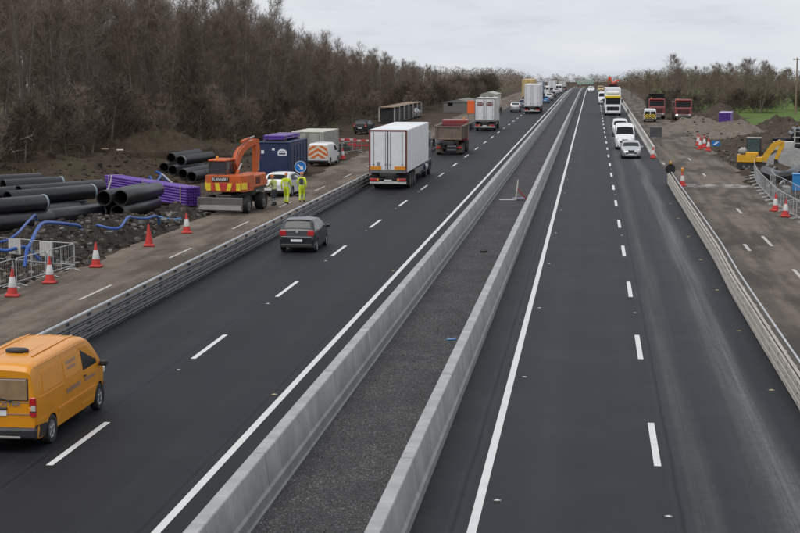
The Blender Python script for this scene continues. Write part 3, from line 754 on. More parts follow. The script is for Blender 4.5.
HIACE = dict(L=5.2, sill=.27, roof=.85, rc=.11, sm=.03, crown=.035,
    top=[(0, 1.76), (.04, 1.87), (.14, 1.93), (.5, 1.965), (3.2, 1.98), (3.6, 1.94), (3.85, 1.84), (4.50, 1.30), (4.7, 1.17), (5.0, 1.05), (5.13, .9), (5.2, .6)],
    plan=[(0, .84), (.10, .885), (.5, .90), (4.1, .90), (4.75, .86), (5.05, .74), (5.2, .55)],
    belt=[(0, 1.16), (3, 1.16), (4.3, 1.10), (4.8, .95), (5.2, .8)], arch=[(.97, .37, .31), (4.38, .38, .31)],
    wheel=(.325, .20, .79), rear_win=None, screen=(3.92, 4.46, .92, .96),
    side=[[(3.12, 1.22), (3.12, 1.74), (3.58, 1.72), (4.12, 1.30), (4.12, 1.22)]],
    lamp=None, lampf=(.68, 4.98, .88, .26, .2, .2), plate=None, doors=[[(3.06, .40), (3.06, 1.76), (3.6, 1.74), (4.2, 1.26), (4.22, .85), (3.98, .66), (3.92, .40)]])
def car(name, label, cat, x, y, paint, sp, face=1, group=None, step=.06, rz=0., emblem=False, lit=False, plate_m=M_PLATE, trim=M_BLK, rearwin=True):
    """face 1: tail at y, driving away; face -1: nose at y, coming nearer"""
    rot = rz if face > 0 else math.pi+rz
    y0 = y if face > 0 else y+sp['L']
    t = thing(name, label, cat, (x, y0, prof(y0)+.003), rot, group)
    if y0 > 380: t.rotation_euler.x = -(y0-380)/14000*face
    sh = Shell(sp); sh.body(paint, step).build('body', t, ang=28); sh.underside().build('underbody', t)
    wr, ww, wx = sp['wheel']
    for (ya, r, c) in sp['arch']:
        for sg in (1, -1): wheel(t, sg*wx, ya, wr, ww)
    for pl in sp['side']:
        for sg in (1, -1):
            b = MB(); sh.spatch(b, pl, M_GLASS, .006, (sg,)); b.build('side_window', t, ang=None)
    b = MB(); sh.tpatch(b, *sp['screen'], M_GLASS, .008); b.build('windscreen', t)
    if sp['rear_win']:
        b = MB(); sh.tpatch(b, *sp['rear_win'], M_GLASS, .008); b.build('rear_window', t)
    elif rearwin:
        zt = sp['top'][0][1]
        for sg in (1, -1):
            b = MB(); b.box((sg*.40, -.004, zt-.42), (.66, .02, .50), M_GLASS, .008); b.build('rear_window', t)
    for pl in sp['doors']:
        yy = min(p[0] for p in pl)+.14; zz = max(p[1] for p in pl)-.10 if sp is not HIACE else 1.08
        for sg in (1, -1):
            b = MB(); sh.slab(b, pl, paint, .010, (sg,)); d = b.build('door', t, ang=20)
            b = MB(); b.box((sg*(sh.hw0(yy, zz)+.022), yy, zz), (.03, .17, .035), trim, .008); b.build('door_handle', d)
    lp = sp['lamp'] or (sp['plan'][0][1]-.06, .02, 1.02, .14, .07, .42)
    for sg in (1, -1):
        b = MB(); b.box((sg*lp[0], lp[1], lp[2]), (lp[3], lp[4], lp[5]), M_RED, .03)
        if sp is not HATCH: b.box((sg*(lp[0]-.01), lp[1]-.006, lp[2]-lp[5]*.12), (lp[3]*.7, lp[4], lp[5]*.22), M_AMB if sp['lamp'] is None else M_HEADL, .01)
        b.build('tail_lamp', t)
        q = sp['lampf']; b = MB(); b.box((sg*q[0], q[1], q[2]), (q[3], q[4], q[5]), M_LIT if lit else M_HEADL, .05); b.build('headlamp', t)
    b = MB(); Ln = sp['L']; zl = sp['lampf'][2]
    b.box((0, Ln-.03, zl-.22), (1.0, .12, .14), M_BLK, .03); b.box((0, Ln-.06, zl-.02), (.55, .12, .10), M_BLK, .02); b.build('grille', t)
    b = MB(); b.box((0, Ln+.012, zl-.31), (.52, .02, .11), plate_m, .004); b.build('number_plate', t)
    if sp['plate']: b = MB(); b.box((0, -.012, sp['plate'][0]), (.52, .02, .11), plate_m, .004); b.build('number_plate', t)
    b = MB(); b.box((0, .03, sh.zs+.12), (sp['plan'][0][1]*2+.06, .12, .18), trim, .04); b.build('bumper', t)
    b = MB(); b.box((0, Ln-.10, sh.zs+.10), (sp['plan'][-1][1]*2+.2, .18, .14), trim, .04); b.build('bumper', t)
    mirror_pair(t, sh, sp['screen'][1]-.12, sp['belt'][2][1]+.02, trim if sp['rear_win'] is None else paint)
    if emblem:
        b = MB(); b.lathe([(.055, 0), (.055, .012), (.045, .014), (.04, .008), (0, .008)], M_RIM, 16, Matrix.Translation((0, .105, .93)) @ Matrix.Rotation(R(80), 4, 'X'))
        st = len(b.v)
        for (x0, z0, x1, z1) in ((-.03, .028, -.012, -.028), (-.012, -.028, 0, .004), (0, .004, .012, -.028), (.012, -.028, .03, .028)):
            b.tube([(x0, .092, .93+z0), (x1, .092, .93+z1)], .005, M_RIM, 4)
        b.build('round_emblem', t)
    return t, sh

# --- yellow van, nearest in the left carriageway
van, vs = car('panel_van', 'amber yellow panel van with grey lettering, nearest on the left carriageway', 'van', -12.76, 31.85, M_YEL, HIACE, 1, step=.04, rearwin=False, trim=M_BLK)
M_VGLASS = mat('bronzed_rear_glass', (.30, .20, .11), .15, spec=.7, var=.15)
b = MB(); b.box((0, .010, 1.395), (1.44, .04, .52), M_BLK, .02); f = b.build('rear_window', van)
b = MB(); b.box((0, -.010, 1.395), (1.36, .02, .46), M_VGLASS, .008); b.build('pane', f)
b = MB(); b.box((0, -.006, .85), (1.62, .012, .012), M_LETTERB, 0); b.box((0, -.004, 1.11), (1.5, .01, .01), M_LETTERB, 0); b.build('tailgate_seam', van)
b = MB(); b.box((-.02, -.02, .98), (.50, .06, .05), M_BLK, .015); b.build('tailgate_handle', van)
b = MB(); b.box((-.05, -.012, .875), (.52, .02, .12), M_PLATE, .004); b.build('number_plate', van)
text_on('OSTER', .155, M_LETTERB, van, (.27, -.012, 1.075), (R(90), 0, 0), 1.15)
b = MB(); b.box((0, -.03, .44), (1.80, .16, .24), M_BLK, .05); b.box((0, -.09, .36), (1.1, .1, .06), M_STEEL, .02); b.build('rear_bumper', van)
for sg in (1, -1):
    b = MB(); b.box((sg*.815, .01, 1.01), (.115, .08, .44), M_RED, .02); b.box((sg*.818, .003, .99), (.10, .08, .13), M_BLOCK, .01); b.box((sg*.815, .004, .925), (.117, .085, .015), M_BLK, 0); b.build('tail_lamp', van)
# side: pressed blank windows, rub strips, sliding door, faint lettering
for pl in ([(.45, 1.26), (.50, 1.66), (.60, 1.70), (1.65, 1.72), (1.68, 1.68), (1.68, 1.26)], [(1.86, 1.26), (1.86, 1.68), (1.90, 1.72), (2.86, 1.73), (2.90, 1.69), (2.90, 1.26)]):
    for sg in (1, -1):
        b = MB(); vs.slab(b, pl, M_YEL, .012, (sg,)); b.build('pressed_panel', van, ang=15)
b = MB(); vs.slab(b, [(1.78, .42), (1.78, 1.80), (1.796, 1.80), (1.796, .42)], M_BLK, .003); vs.slab(b, [(3.02, .42), (3.02, 1.80), (3.036, 1.80), (3.036, .42)], M_BLK, .003); b.build('door_seam', van)
for sg in (1, -1):
    b = MB(); vs.slab(b, [(.20, 1.175), (.20, 1.20), (1.76, 1.20), (1.76, 1.175)], M_YEL, .02, (sg,)); b.build('slide_rail', van)
    b = MB(); vs.slab(b, [(.02, .29), (.02, .60), (.60, .56), (.60, .29)], M_BLK, .02, (sg,)); b.build('bumper_corner', van)
    b = MB(); vs.slab(b, [(4.72, .34), (4.74, .62), (5.12, .66), (5.12, .34)], M_BLK, .02, (sg,)); b.build('bumper_corner', van)
    for (a, c) in ((1.36, 3.98), (.06, .58)):
        b = MB(); vs.slab(b, [(a, .62), (a, .70), (c, .70), (c, .62)], M_YEL, .025, (sg,)); b.build('rub_strip', van)
pr = random.Random(5)
for (z, hh, a, c) in ((.93, .10, 1.92, 2.86), (.94, .08, 3.2, 3.9), (1.56, .07, 2.05, 2.7), (1.43, .07, 2.1, 2.65)):
    y = a
    while y < c:      # faint unreadable letters
        wl = pr.uniform(.045, .085)
        b = MB(); st = .018; j = pr.uniform(-.01, .01)
        vs.spatch(b, [(y, z), (y+j, z+hh), (y+j+wl, z+hh), (y+wl, z+hh*.72), (y+st+j, z+hh*.72), (y+st, z+hh*.55), (y+wl*.8, z+hh*.55), (y+wl*.8, z+hh*.36), (y+st, z+hh*.36), (y+st, z+hh*.2), (y+wl, z+hh*.2), (y+wl, z)], M_LETTER, .0165, (1,))
        b.build('side_lettering', van, ang=None); y += wl+.022
b = MB(); b.lathe([(.27, 0), (.27, .05), (.22, .075), (0, .08)], M_BLK, 20, Matrix.Translation((.05, 1.15, 2.015)) @ Matrix.Diagonal((1, .55, 1, 1))); b.build('roof_vent', van)

for k in range(5): b = MB(); b.box((-.52+.26*k, 2.1, 1.998), (.045, 2.7, .014), M_YEL, .006); b.build('roof_rib', van)
b = MB(); b.tube([(.30, -.03, 1.15), (.02, -.035, 1.22), (-.25, -.03, 1.25)], .012, M_BLK, 6); b.box((.30, -.02, 1.15), (.06, .05, .05), M_BLK, .01); b.build('rear_wiper', van)
b = MB(); vs.slab(b, [(1.52, .88), (1.52, 1.06), (1.70, 1.06), (1.70, .88)], M_YEL, .010, (-1,)); b.build('fuel_flap', van)
for sg in (1, -1):
    b = MB(); b.box((sg*.79, .62, .30), (.24, .02, .26), M_BLK, .004); b.build('mudflap', van)
    b = MB(); b.tube([(sg*(vs.hw0(yy, 1.86)+.006), yy, 1.865) for yy in (.2, 1, 2, 3, 3.5)], .011, M_YEL, 6); b.build('rain_gutter', van)
    b = MB(); vs.slab(b, [(.36, .42), (.36, 1.74), (.372, 1.74), (.372, .42)], M_LETTERB, .002, (sg,)); b.build('panel_seam', van)
# --- grey hatchback
hb_, hs_ = car('hatchback', 'dark grey hatchback with red tail lamps beside the steel barrier', 'car', -13.0, 67.75, M_GREY, HATCH, 1, step=.03, emblem=True)
for c_ in list(hb_.children):
    if c_.name.startswith(('rear_window', 'side_window')): c_.data.materials[0] = M_GLASSM
b = MB(); hs_.tpatch(b, .185, .50, .92, .90, M_BLK, off=.003); b.build('window_surround', hb_)
b = MB(); b.box((0, .56, 1.425), (1.02, .12, .025), M_BLK, .01); b.build('roof_spoiler', hb_)
b = MB(); b.box((0, .045, .725), (1.36, .07, .012), M_SILV, .004); b.build('bumper_ledge', hb_)
b = MB(); b.tube([(.25, .22, 1.085), (.0, .225, 1.10), (-.2, .23, 1.11)], .010, M_BLK, 6); b.build('rear_wiper', hb_)
b = MB(); b.tube([(-.42, -.03, .24), (-.42, .1, .24)], .03, M_STEEL, 8); b.build('exhaust', hb_)

# --- goods vehicles
def truck_wheels(t, ys, wd=2.5, r=.5, dual=True):
    for y in ys:
        for sg in (1, -1):
            wheel(t, sg*(wd/2-.17), y, r, .32, M_RIMD)
def box_lorry(name, label, x, y, Lb, H, m, rearm, face=1, group=None, wd=2.55, zb=1.15, ovals=False, frame=None, visor=None, cab=M_WHITE, detail=True, tall=.0, lampz=.62, rz=0.):
    """box or trailer with its tractor; local y=0 is the tail"""
    Lt = Lb+3.0
    y0 = y if face > 0 else y+Lt
    t = thing(name, label, 'lorry', (x, y0, prof(y0)+.003), rz+(0 if face > 0 else math.pi), group)
    if y0 > 380: t.rotation_euler.x = -(y0-380)/14000*face
    hw = wd/2
    b = MB(); b.box((0, Lb/2+.03, (zb+H)/2), (wd, Lb, H-zb), m, .04)
    n = max(3, int(Lb/1.3))
    for k in range(1, n):
        for sg in (1, -1): b.box((sg*hw, Lb*k/n, (zb+H)/2), (.03, .05, H-zb-.3), m, .008)
    b.build('box_body', t, ang=30)
    fr = frame or M_STEEL
    b = MB()
    for sg in (1, -1): b.box((sg*(hw-.05), 0, (zb+H)/2), (.11, .07, H-zb), fr, .012)
    b.box((0, 0, H-.07), (wd-.12, .068, .14), fr, .012); b.box((0, 0, zb+.08), (wd-.12, .068, .18), M_STEEL, .012); b.build('rear_frame', t)
    dw = hw-.12
    for sg in (1, -1):
        b = MB(); b.box((sg*(dw/2+.012), -.012, (zb+H)/2+.04), (dw-.02, .05, H-zb-.34), rearm, .01); d = b.build('rear_door', t)
        b = MB()
        for q in (.16, dw-.2):
            b.tube([(sg*(q), -.055, zb+.2), (sg*q, -.055, H-.16)], .016, M_STEEL, 6)
            b.box((sg*q, -.055, zb+.55), (.14, .03, .05), M_STEEL, .006)
        b.build('lock_rod', d)
        if ovals:
            b = MB(); b.lathe([(.42, 0), (.42, .012), (0, .014)], M_REDP, 28, Matrix.Translation((sg*(dw/2+.01), -.03, H-.72)) @ Matrix.Rotation(R(90), 4, 'X') @ Matrix.Diagonal((1, .62, 1, 1)))
            b.box((sg*(dw/2+.01), -.046, H-.70), (.62, .006, .16), M_WHITED, 0); b.box((sg*(dw/2+.01), -.048, H-.70), (.5, .006, .09), M_BLK, 0); b.build('oval_emblem', d)
    b = MB(); b.box((0, Lb/2+.4, zb-.13), (1.1, Lb+1.0, .24), M_CHAS, .03)
    for q in (.9, Lb*.35, Lb*.7): b.box((0, q, zb-.12), (wd-.1, .12, .20), M_CHAS, .02)
    for sg in (1, -1):
        b.box((sg*.45, .8, .78), (.08, 1.2, .5), M_CHAS, .01)
    b.build('chassis', t)
    b = MB(); b.box((0, .02, lampz-.13), (wd-.1, .14, .15), M_WHITED, .02); b.box((0, .08, lampz+.12), (wd-.1, .10, .12), M_CHAS, .02); b.build('underrun_bar', t)
    for sg in (1, -1):
        b = MB(); b.box((sg*(hw-.36), -.03, lampz+.06), (.56, .10, .18), M_RED, .02); b.box((sg*(hw-.60), -.036, lampz+.06), (.12, .10, .16), M_AMB, .01); b.build('tail_lamp', t)
        b = MB(); b.box((sg*(hw-.32), 1.0 if Lb < 10 else 1.5, .55), (.6, .03, .62), M_BLK, .005); b.build('mudflap', t)
    b = MB(); b.box((0, -.06, lampz+.02), (.52, .02, .12), M_PLATE, .004); b.build('number_plate', t)
    for sg in (1, -1):
        b = MB()
        b.box((sg*(hw-.06), Lb*.55, .86), (.05, Lb*.34, .36), M_STEEL, .01); b.build('side_guard', t)
    # cab
    c0 = Lb+.45; ch = min(H-.25, 3.25) if not tall else tall
    b = MB(); prof_c = [(c0, .95), (c0, ch-.25), (c0+.25, ch), (c0+1.55, ch), (c0+1.95, ch-.45), (c0+2.25, 1.75), (c0+2.32, 1.55), (c0+2.38, .50), (c0+1.95, .40), (c0+1.9, .95)]
    b.prism(prof_c, 'x', -1.22, 1.22, cab); b.build('cab', t, ang=20)
    b = MB(); b.poly([(x_, c0+1.965+.31*(ch-.5-z_)/(ch-2.28) if False else c0+1.95+(2.25-1.95)*(ch-.45-z_)/(ch-.45-1.75)+.012, z_) for x_, z_ in ((-1.08, ch-.55), (1.08, ch-.55), (1.12, 1.80), (-1.12, 1.80))], M_GLASS); b.build('windscreen', t, ang=None)
    for sg in (1, -1):
        b = MB(); b.box((sg*1.222, c0+1.42, ch-.95), (.012, .85, .75), M_GLASS, .003); b.build('side_window', t)
    b = MB(); b.box((0, c0+2.37, 1.15), (1.9, .05, .62), M_BLK, .02)
    for k in range(5): b.box((0, c0+2.40, .93+.11*k), (1.7, .03, .03), M_CHAS, 0)
    b.build('grille', t)
    b = MB(); b.box((0, c0+2.38, .55), (2.42, .14, .34), cab, .05); b.box((0, c0+2.455, .56), (.52, .02, .11), M_PLATE, .004); b.build('front_bumper', t)
    for sg in (1, -1):
        b = MB(); b.box((sg*.95, c0+2.42, .66), (.38, .08, .22), M_HEADL, .04); b.build('headlamp', t)
        b = MB(); b.box((sg*1.42, c0+2.1, 2.35), (.22, .12, .62), M_BLK, .04); b.box((sg*1.3, c0+2.05, 2.6), (.2, .05, .05), M_BLK, .01); b.build('wing_mirror', t)
    if visor:
        b = MB(); b.box((0, c0+2.02, ch-.34), (2.44, .34, .40), visor, .05); b.build('sun_visor', t)
        b = MB(); b.box((0, c0+.9, ch+.28), (2.1, 1.5, .55), cab, .2); b.build('roof_deflector', t)
    fw = c0+1.05
    ax = [2.4, 3.7, 5.0, Lb-1.2, fw] if Lb > 10 else [2.2, fw]
    truck_wheels(t, ax, 2.5)
    return t
# white articulated lorry
art = box_lorry('articulated_lorry', 'white articulated lorry with red framed rear doors, beside the orange digger', -13.42, 102.3, 13.6, 4.0, M_WHITEB, M_WHITEB, frame=M_MAROON, cab=M_DKBLUE)
for sg in (1, -1):
    b = MB(); b.box((sg*.80, -.06, 1.47), (.72, .02, .24), M_AMB, .004)
    b.build('marker_board', art)
b = MB(); b.box((0, -.03, (1.15+4)/2+.05), (.05, .04, 2.5), M_BLK, 0); b.build('door_seal', art)
b = MB(); b.box((-.62, -.055, 1.72), (.22, .02, .3), M_LETTER, 0); b.build('document_holder', art)
for sg in (1, -1):
    for q in (10.9, 14.1, 15.5):
        b = MB(); b.tube([(sg*1.13, q+math.cos(a)*.62, .52+math.sin(a)*.62) for a in [R(v) for v in range(10, 171, 20)]], .16, M_DKBLUE, 6); b.build('mudguard', art)
    b = MB(); b.lathe([(.34, -.7), (.36, -.66), (.36, .66), (.34, .7)], M_RIM, 16, Matrix.Translation((sg*.95, 12.6, .72)) @ Matrix.Rotation(R(90), 4, 'X')); b.build('fuel_tank', art)
# box truck with red ovals
box_lorry('box_lorry', 'white box lorry with two red oval emblems on its rear doors', -13.2, 192.5, 7.2, 4.0, M_WHITED, M_WHITEB, ovals=True, cab=M_WHITE)
box_lorry('articulated_lorry', 'tall white lorry with dark red underrun, in the lane beside the median barrier', -9.9, 257, 13.2, 4.75, M_WHITEB, M_WHITEB, wd=2.6, cab=M_DKBLUE, frame=M_WHITED)
box_lorry('articulated_lorry', 'tall cream coloured lorry ahead of the silver car', -13.4, 326, 13.2, 4.85, M_CREAM, M_CREAM, frame=M_CREAM, cab=M_WHITE)
box_lorry('articulated_lorry', 'oncoming white lorry with a yellow sun visor, behind the white vans', 3.15, 249, 12.0, 4.3, M_WHITEB, M_WHITEB, face=-1, visor=M_CHEVY, cab=M_WHITE, tall=3.3)

# tipper seen from behind
def tipper(label, x, y, face, cabm, bodym, group=None, bed=2.75, lit=False, name='tipper_truck', head=True):
    Lb = 5.6; Lt = Lb+2.7; y0 = y if face > 0 else y+Lt
    t = thing(name, label, 'tipper truck', (x, y0, prof(y0)+.003), 0 if face > 0 else math.pi, group)
    b = MB(); z0 = 1.35; hw = 1.24
    prb = [(-hw, z0+.15), (-hw+.2, z0), (hw-.2, z0), (hw, z0+.15), (hw, bed), (hw-.09, bed), (hw-.09, z0+.22), (hw-.25, z0+.1), (-hw+.25, z0+.1), (-hw+.09, z0+.22), (-hw+.09, bed), (-hw, bed)]
    b.prism(prb, 'y', .12, Lb, bodym)
    if head:
        b.box((0, Lb, (z0+bed)/2+.2), (2.4, .1, bed-z0+.5), bodym, .02); b.box((0, Lb+.4, bed+.42), (2.3, .9, .07), bodym, .02)
    else:
        b.box((0, Lb, (z0+bed)/2), (2.4, .1, bed-z0), M_MAROON, .02)
    for k in range(6):
        for sg in (1, -1): b.box((sg*(hw+.04), .5+k*.95, (z0+bed)/2), (.09, .12, bed-z0-.1), bodym, .02)
    for sg in (1, -1): b.box((sg*(hw+.02), Lb/2, bed-.04), (.14, Lb, .12), bodym, .02)
    b.build('tipping_body', t, ang=25)
    b = MB(); b.box((0, .06, (z0+bed)/2-.02), (2.36, .09, bed-z0-.08), bodym, .02)
    for q in (-1.12, 1.12): b.box((q, .0, (z0+bed)/2), (.12, .12, bed-z0), bodym, .02)
    b.box((0, .0, bed-.1), (2.3, .11, .10), bodym, .02); b.box((0, 0, z0+.08), (2.3, .11, .1), bodym, .02); b.build('tailgate', t)
    b = MB(); b.box((0, Lb/2+.6, 1.1), (.9, Lb+2, .3), M_CHAS, .03); b.box((0, .2, .62), (2.3, .12, .16), M_CHAS, .02)
    for sg in (1, -1): b.box((sg*.75, .3, .9), (.1, .5, .6), M_CHAS, .01)
    b.build('chassis', t)
    for sg in (1, -1):
        b = MB(); b.box((sg*.92, .11, .66), (.5, .08, .16), M_RED, .02); b.build('tail_lamp', t)
        b = MB(); b.box((sg*.92, .5, .55), (.62, .03, .7), M_TIPB if bodym is M_TIPB else M_BLK, .005); b.build('mudflap', t)
    b = MB(); c0 = Lb+.55; ch = 3.0
    b.prism([(c0, 1.0), (c0, ch-.1), (c0+.1, ch), (c0+1.4, ch), (c0+1.7, ch-.3), (c0+1.98, 1.85), (c0+2.05, 1.7), (c0+2.1, .55), (c0+1.8, .45), (c0+1.7, 1.0)], 'x', -1.2, 1.2, cabm); b.build('cab', t, ang=20)
    zz = lambda z: c0+1.7+.28*(ch-.3-z)/(ch-.3-1.85)+.012
    b = MB(); b.poly([(-1.06, zz(2.62), 2.62), (1.06, zz(2.62), 2.62), (1.1, zz(1.9), 1.9), (-1.1, zz(1.9), 1.9)], M_GLASS); b.build('windscreen', t, ang=None)
    for sg in (1, -1):
        b = MB(); b.box((sg*1.202, c0+1.1, 2.3), (.012, .85, .65), M_GLASS, .003); b.build('side_window', t)
    b = MB(); b.box((0, c0+1.72, ch-.12), (2.2, .4, .16), cabm, .04); b.build('sun_visor', t)
    b = MB(); b.box((0, c0+2.09, 1.3), (1.7, .05, .6), M_BLK, .02)
    for k in range(4): b.box((0, c0+2.115, 1.1+.14*k), (1.5, .03, .04), cabm, 0)
    b.build('grille', t)
    b = MB(); b.box((0, c0+2.08, .66), (2.38, .2, .38), M_STEEL, .05); b.build('front_bumper', t)
    for sg in (1, -1):
        b = MB(); b.box((sg*.92, c0+2.17, .78), (.3, .06, .2), M_LIT if (lit and sg > 0) else M_HEADL, .03); b.build('headlamp', t)
        b = MB(); b.box((sg*1.4, c0+1.8, 2.3), (.2, .1, .55), M_BLK, .03); b.box((sg*1.28, c0+1.75, 2.5), (.2, .05, .05), M_BLK, .01); b.build('wing_mirror', t)
    b = MB(); b.lathe([(.09, 0), (.09, .12), (.05, .16), (0, .17)], M_AMB, 10, Matrix.Translation((.8, c0+1.0, ch))); b.build('beacon', t)
    truck_wheels(t, [1.3, 2.6, c0-.2, c0+1.1], 2.45)
    return t
tipper('mud covered tipper truck with a red cab, following the white box lorry', -13.0, 142, 1, M_REDP, M_TIPB, bed=2.66, head=False)
tipper('dark red tipper truck with a tall black body, parked beside the white chevron van', 9.5, 236, -1, M_REDP, M_CHAS, bed=3.3)
tipper('bright red tipper truck with one lit headlamp, parked behind the gravel heap', 13.1, 231, -1, M_REDP, M_TIPB, bed=2.6, lit=True)

# --- oncoming vehicles, right carriageway
car('estate_car', 'silver white car leading the oncoming queue', 'car', 3.42, 138.2, M_SILV, EST, -1)
car('panel_van', 'large white van close behind the silver white car', 'van', 3.15, 152.5, M_WHITE, VANF, -1)
car('panel_van', 'white van between the large white van and the oncoming lorry', 'van', 3.2, 182, M_WHITE, VANS, -1)
car('small_van', 'white van in the middle lane beyond the oncoming lorry', 'van', 2.0, 318, M_WHITE, VANF, -1)
car('hatchback', 'distant white car at the crest on the oncoming carriageway', 'car', -.6, 450, M_WHITE, SUV, -1)
car('hatchback', 'distant pale beige car at the crest beside the dark lorry', 'car', 2.3, 470, M_CREAM, SUV, -1)
car('hatchback', 'grey car behind the oncoming white lorry', 'car', 3.0, 352, M_GREY, EST, -1)
# --- vehicles going away, left carriageway
car('estate_car', 'silver car in the lane beside the tall white lorry', 'car', -13.1, 266, M_SILV, SUV, 1)
car('hatchback', 'dark blue car ahead of the silver car', 'car', -12.9, 292, M_DKBLUE, EST, 1)
car('hatchback', 'bright blue car beside the median barrier, ahead of the tall white lorry', 'car', -9.75, 323, M_BLUE, HATCH, 1)
car('estate_car', 'silver car ahead of the bright blue car', 'car', -9.6, 346, M_SILV, SUV, 1)
car('estate_car', 'dark car in the far queue beside the median barrier', 'car', -9.5, 372, M_GREY, EST, 1)
car('panel_van', 'white van in the far queue on the left carriageway', 'van', -11.9, 398, M_WHITE, VANF, 1)
car('panel_van', 'second white van in the far queue, nearer the crest', 'van', -9.3, 430, M_WHITE, VANF, 1)
car('estate_car', 'grey car between the far white vans', 'car', -9.6, 412, M_SILV, SUV, 1)
box_lorry('box_lorry', 'white lorry with a blue top in the far queue', -13.0, 372, 8, 3.9, M_BLUE, M_WHITEB, cab=M_BLUE)
box_lorry('box_lorry', 'white lorry in the far queue at the crest', -11.8, 452, 8, 3.3, M_WHITEB, M_WHITEB)
box_lorry('box_lorry', 'pale lorry at the crest beside the median barrier', -9.6, 490, 8, 3.1, M_WHITED, M_WHITED)

# ================================================================== ROADWORKS, LEFT SIDE
def at(x, y, dz=0.): return (x, y, gz(x, y)+.06+dz if (x < -21.5 or x > 11.5) else prof(y)+dz)
# traffic cones about a metre tall
def cone_mesh(kind):
    b = MB(); red = M_CONE
    b.box((0, 0, .04), (.50, .50, .07), M_CONE, .02)
    pr = [(.205, .07), (.135, .40), (.133, .402)]
    b.lathe([(.205, .07), (.150, .36)], red, 16)
    wm = M_CONEW if kind != 'plain' else red
    b.lathe([(.151, .36), (.088, .70)], wm, 16)
    b.lathe([(.089, .70), (.045, .96), (.03, 1.0), (0, 1.0)], red, 16)
    return b
CP = {}
def cone(label, x, y, kind='band', group='traffic cones', tilt=0, lamp=False, s=1.):
    """body, foot and sleeve are parts"""
    if kind not in CP:
        f = MB(); f.box((0, 0, .035), (.50, .50, .07), M_CONE if kind != 'black' else M_BLK, .02); f.lathe([(.24, .07), (.22, .10), (.20, .105)], M_CONE, 16)
        bd = MB(); bd.lathe([(.20, .07), (.152, .345), (.085, .70), (.046, .95), (.032, .99), (0, .995)], M_CONE, 18)
        sl_ = MB(); sl_.lathe([(.157, .34), (.158, .345), (.092, .70), (.088, .705)], M_CONEW, 18)
        hd = MB(); hd.tube([(0, 0, .98), (0, 0, 1.03)], .03, M_CONE, 8)
        CP[kind] = (f.mesh('foot'), bd.mesh('body'), sl_.mesh('reflective_sleeve'), hd.mesh('tip'))
    f, bd, sv, hd = CP[kind]
    p = at(x, y); t = thing('traffic_cone', label, 'traffic cone', p, rnd.random()*.6, group); t.scale = (s, s, s)
    put('foot', f, t); o = put('body', bd, t); put('tip', hd, o)
    if kind != 'plain': put('reflective_sleeve', sv, o)
    if lamp:
        b = MB(); b.lathe([(.06, 1.0), (.10, 1.04), (.10, 1.20), (.06, 1.25), (0, 1.25)], M_AMB, 12); b.build('warning_lamp', t)
    t.rotation_euler.x = rnd.gauss(0, .025); t.rotation_euler.y = rnd.gauss(0, .03)
    return t
cone('red and white cone at the left picture edge, against the crowd barrier', -20.88, 53.9)
cone('red and white cone beside the crowd barrier with pale sign panels', -20.67, 57.3)
cone('red and white cone standing alone past the end of the crowd barrier', -20.39, 62.1)
cone('plain red cone without a white band, beside the rubble heap', -20.30, 69.6, 'plain')
cone('red and white cone beside the purple duct bundle', -19.97, 75.2)
cone('red and white cone beyond the van with orange chevrons', -21.7, 135.1)

# crowd barriers
def crowd_barrier_meshes(L_=2.4, H_=1.08):
    fr = MB(); r = .021
    fr.tube([(0, 0, .16), (0, 0, H_-.08), (.08, 0, H_), (L_-.08, 0, H_), (L_, 0, H_-.08), (L_, 0, .16)], r, M_GALV, 8)
    fr.tube([(0, 0, .20), (L_, 0, .20)], r*.9, M_GALV, 8)
    bars = MB()
    for k in range(1, 14): bars.tube([(L_*k/14, 0, .20), (L_*k/14, 0, H_)], .0035, M_GALV, 4, False)
    mid = MB(); mid.tube([(L_*.5, 0, .20), (L_*.5, 0, H_)], .016, M_GALV, 6)
    ft = MB(); ft.tube([(0, -.34, .02), (0, -.06, .09), (0, .06, .09), (0, .34, .02)], .017, M_GALV, 6); ft.tube([(0, 0, .09), (0, 0, .22)], .017, M_GALV, 6)
    return fr.mesh('frame'), bars.mesh('infill_bars'), mid.mesh('mid_bar'), ft.mesh('foot')
CB = crowd_barrier_meshes()
def crowd_barrier(label, a, c, group):
    p = Vector((a[0], a[1])); q = Vector((c[0], c[1])); d = q-p; ln = d.length
    A = at(*a); t = thing('crowd_barrier', label, 'crowd barrier', A, math.atan2(d.y, d.x), group); t.scale.x = ln/2.4
    put('frame', CB[0], t); put('infill_bars', CB[1], t, kind='stuff'); put('mid_bar', CB[2], t)
    for x in (.22, 2.18): put('foot', CB[3], t, (x, 0, 0))
    return t
GB = 'galvanised crowd barriers along the left shoulder'
crowd_barrier('galvanised crowd barrier at the left picture edge, nearest the camera', (-21.75, 53.6), (-21.62, 56.0), GB)
crowd_barrier('galvanised crowd barrier behind the second cone, along the shoulder edge', (-21.58, 56.2), (-21.28, 58.6), GB)
crowd_barrier('galvanised crowd barrier at the corner where the barrier run turns back', (-21.25, 58.7), (-20.98, 61.1), GB)
crowd_barrier('galvanised crowd barrier turning back behind the corner, holding a pale ribbed panel', (-21.0, 61.2), (-23.1, 62.0), GB)
crowd_barrier('galvanised crowd barrier at the back, holding two pale panels', (-23.15, 62.05), (-25.3, 62.9), GB)
crowd_barrier('galvanised crowd barrier at the back corner, partly outside the picture', (-25.35, 62.9), (-27.5, 63.7), GB)
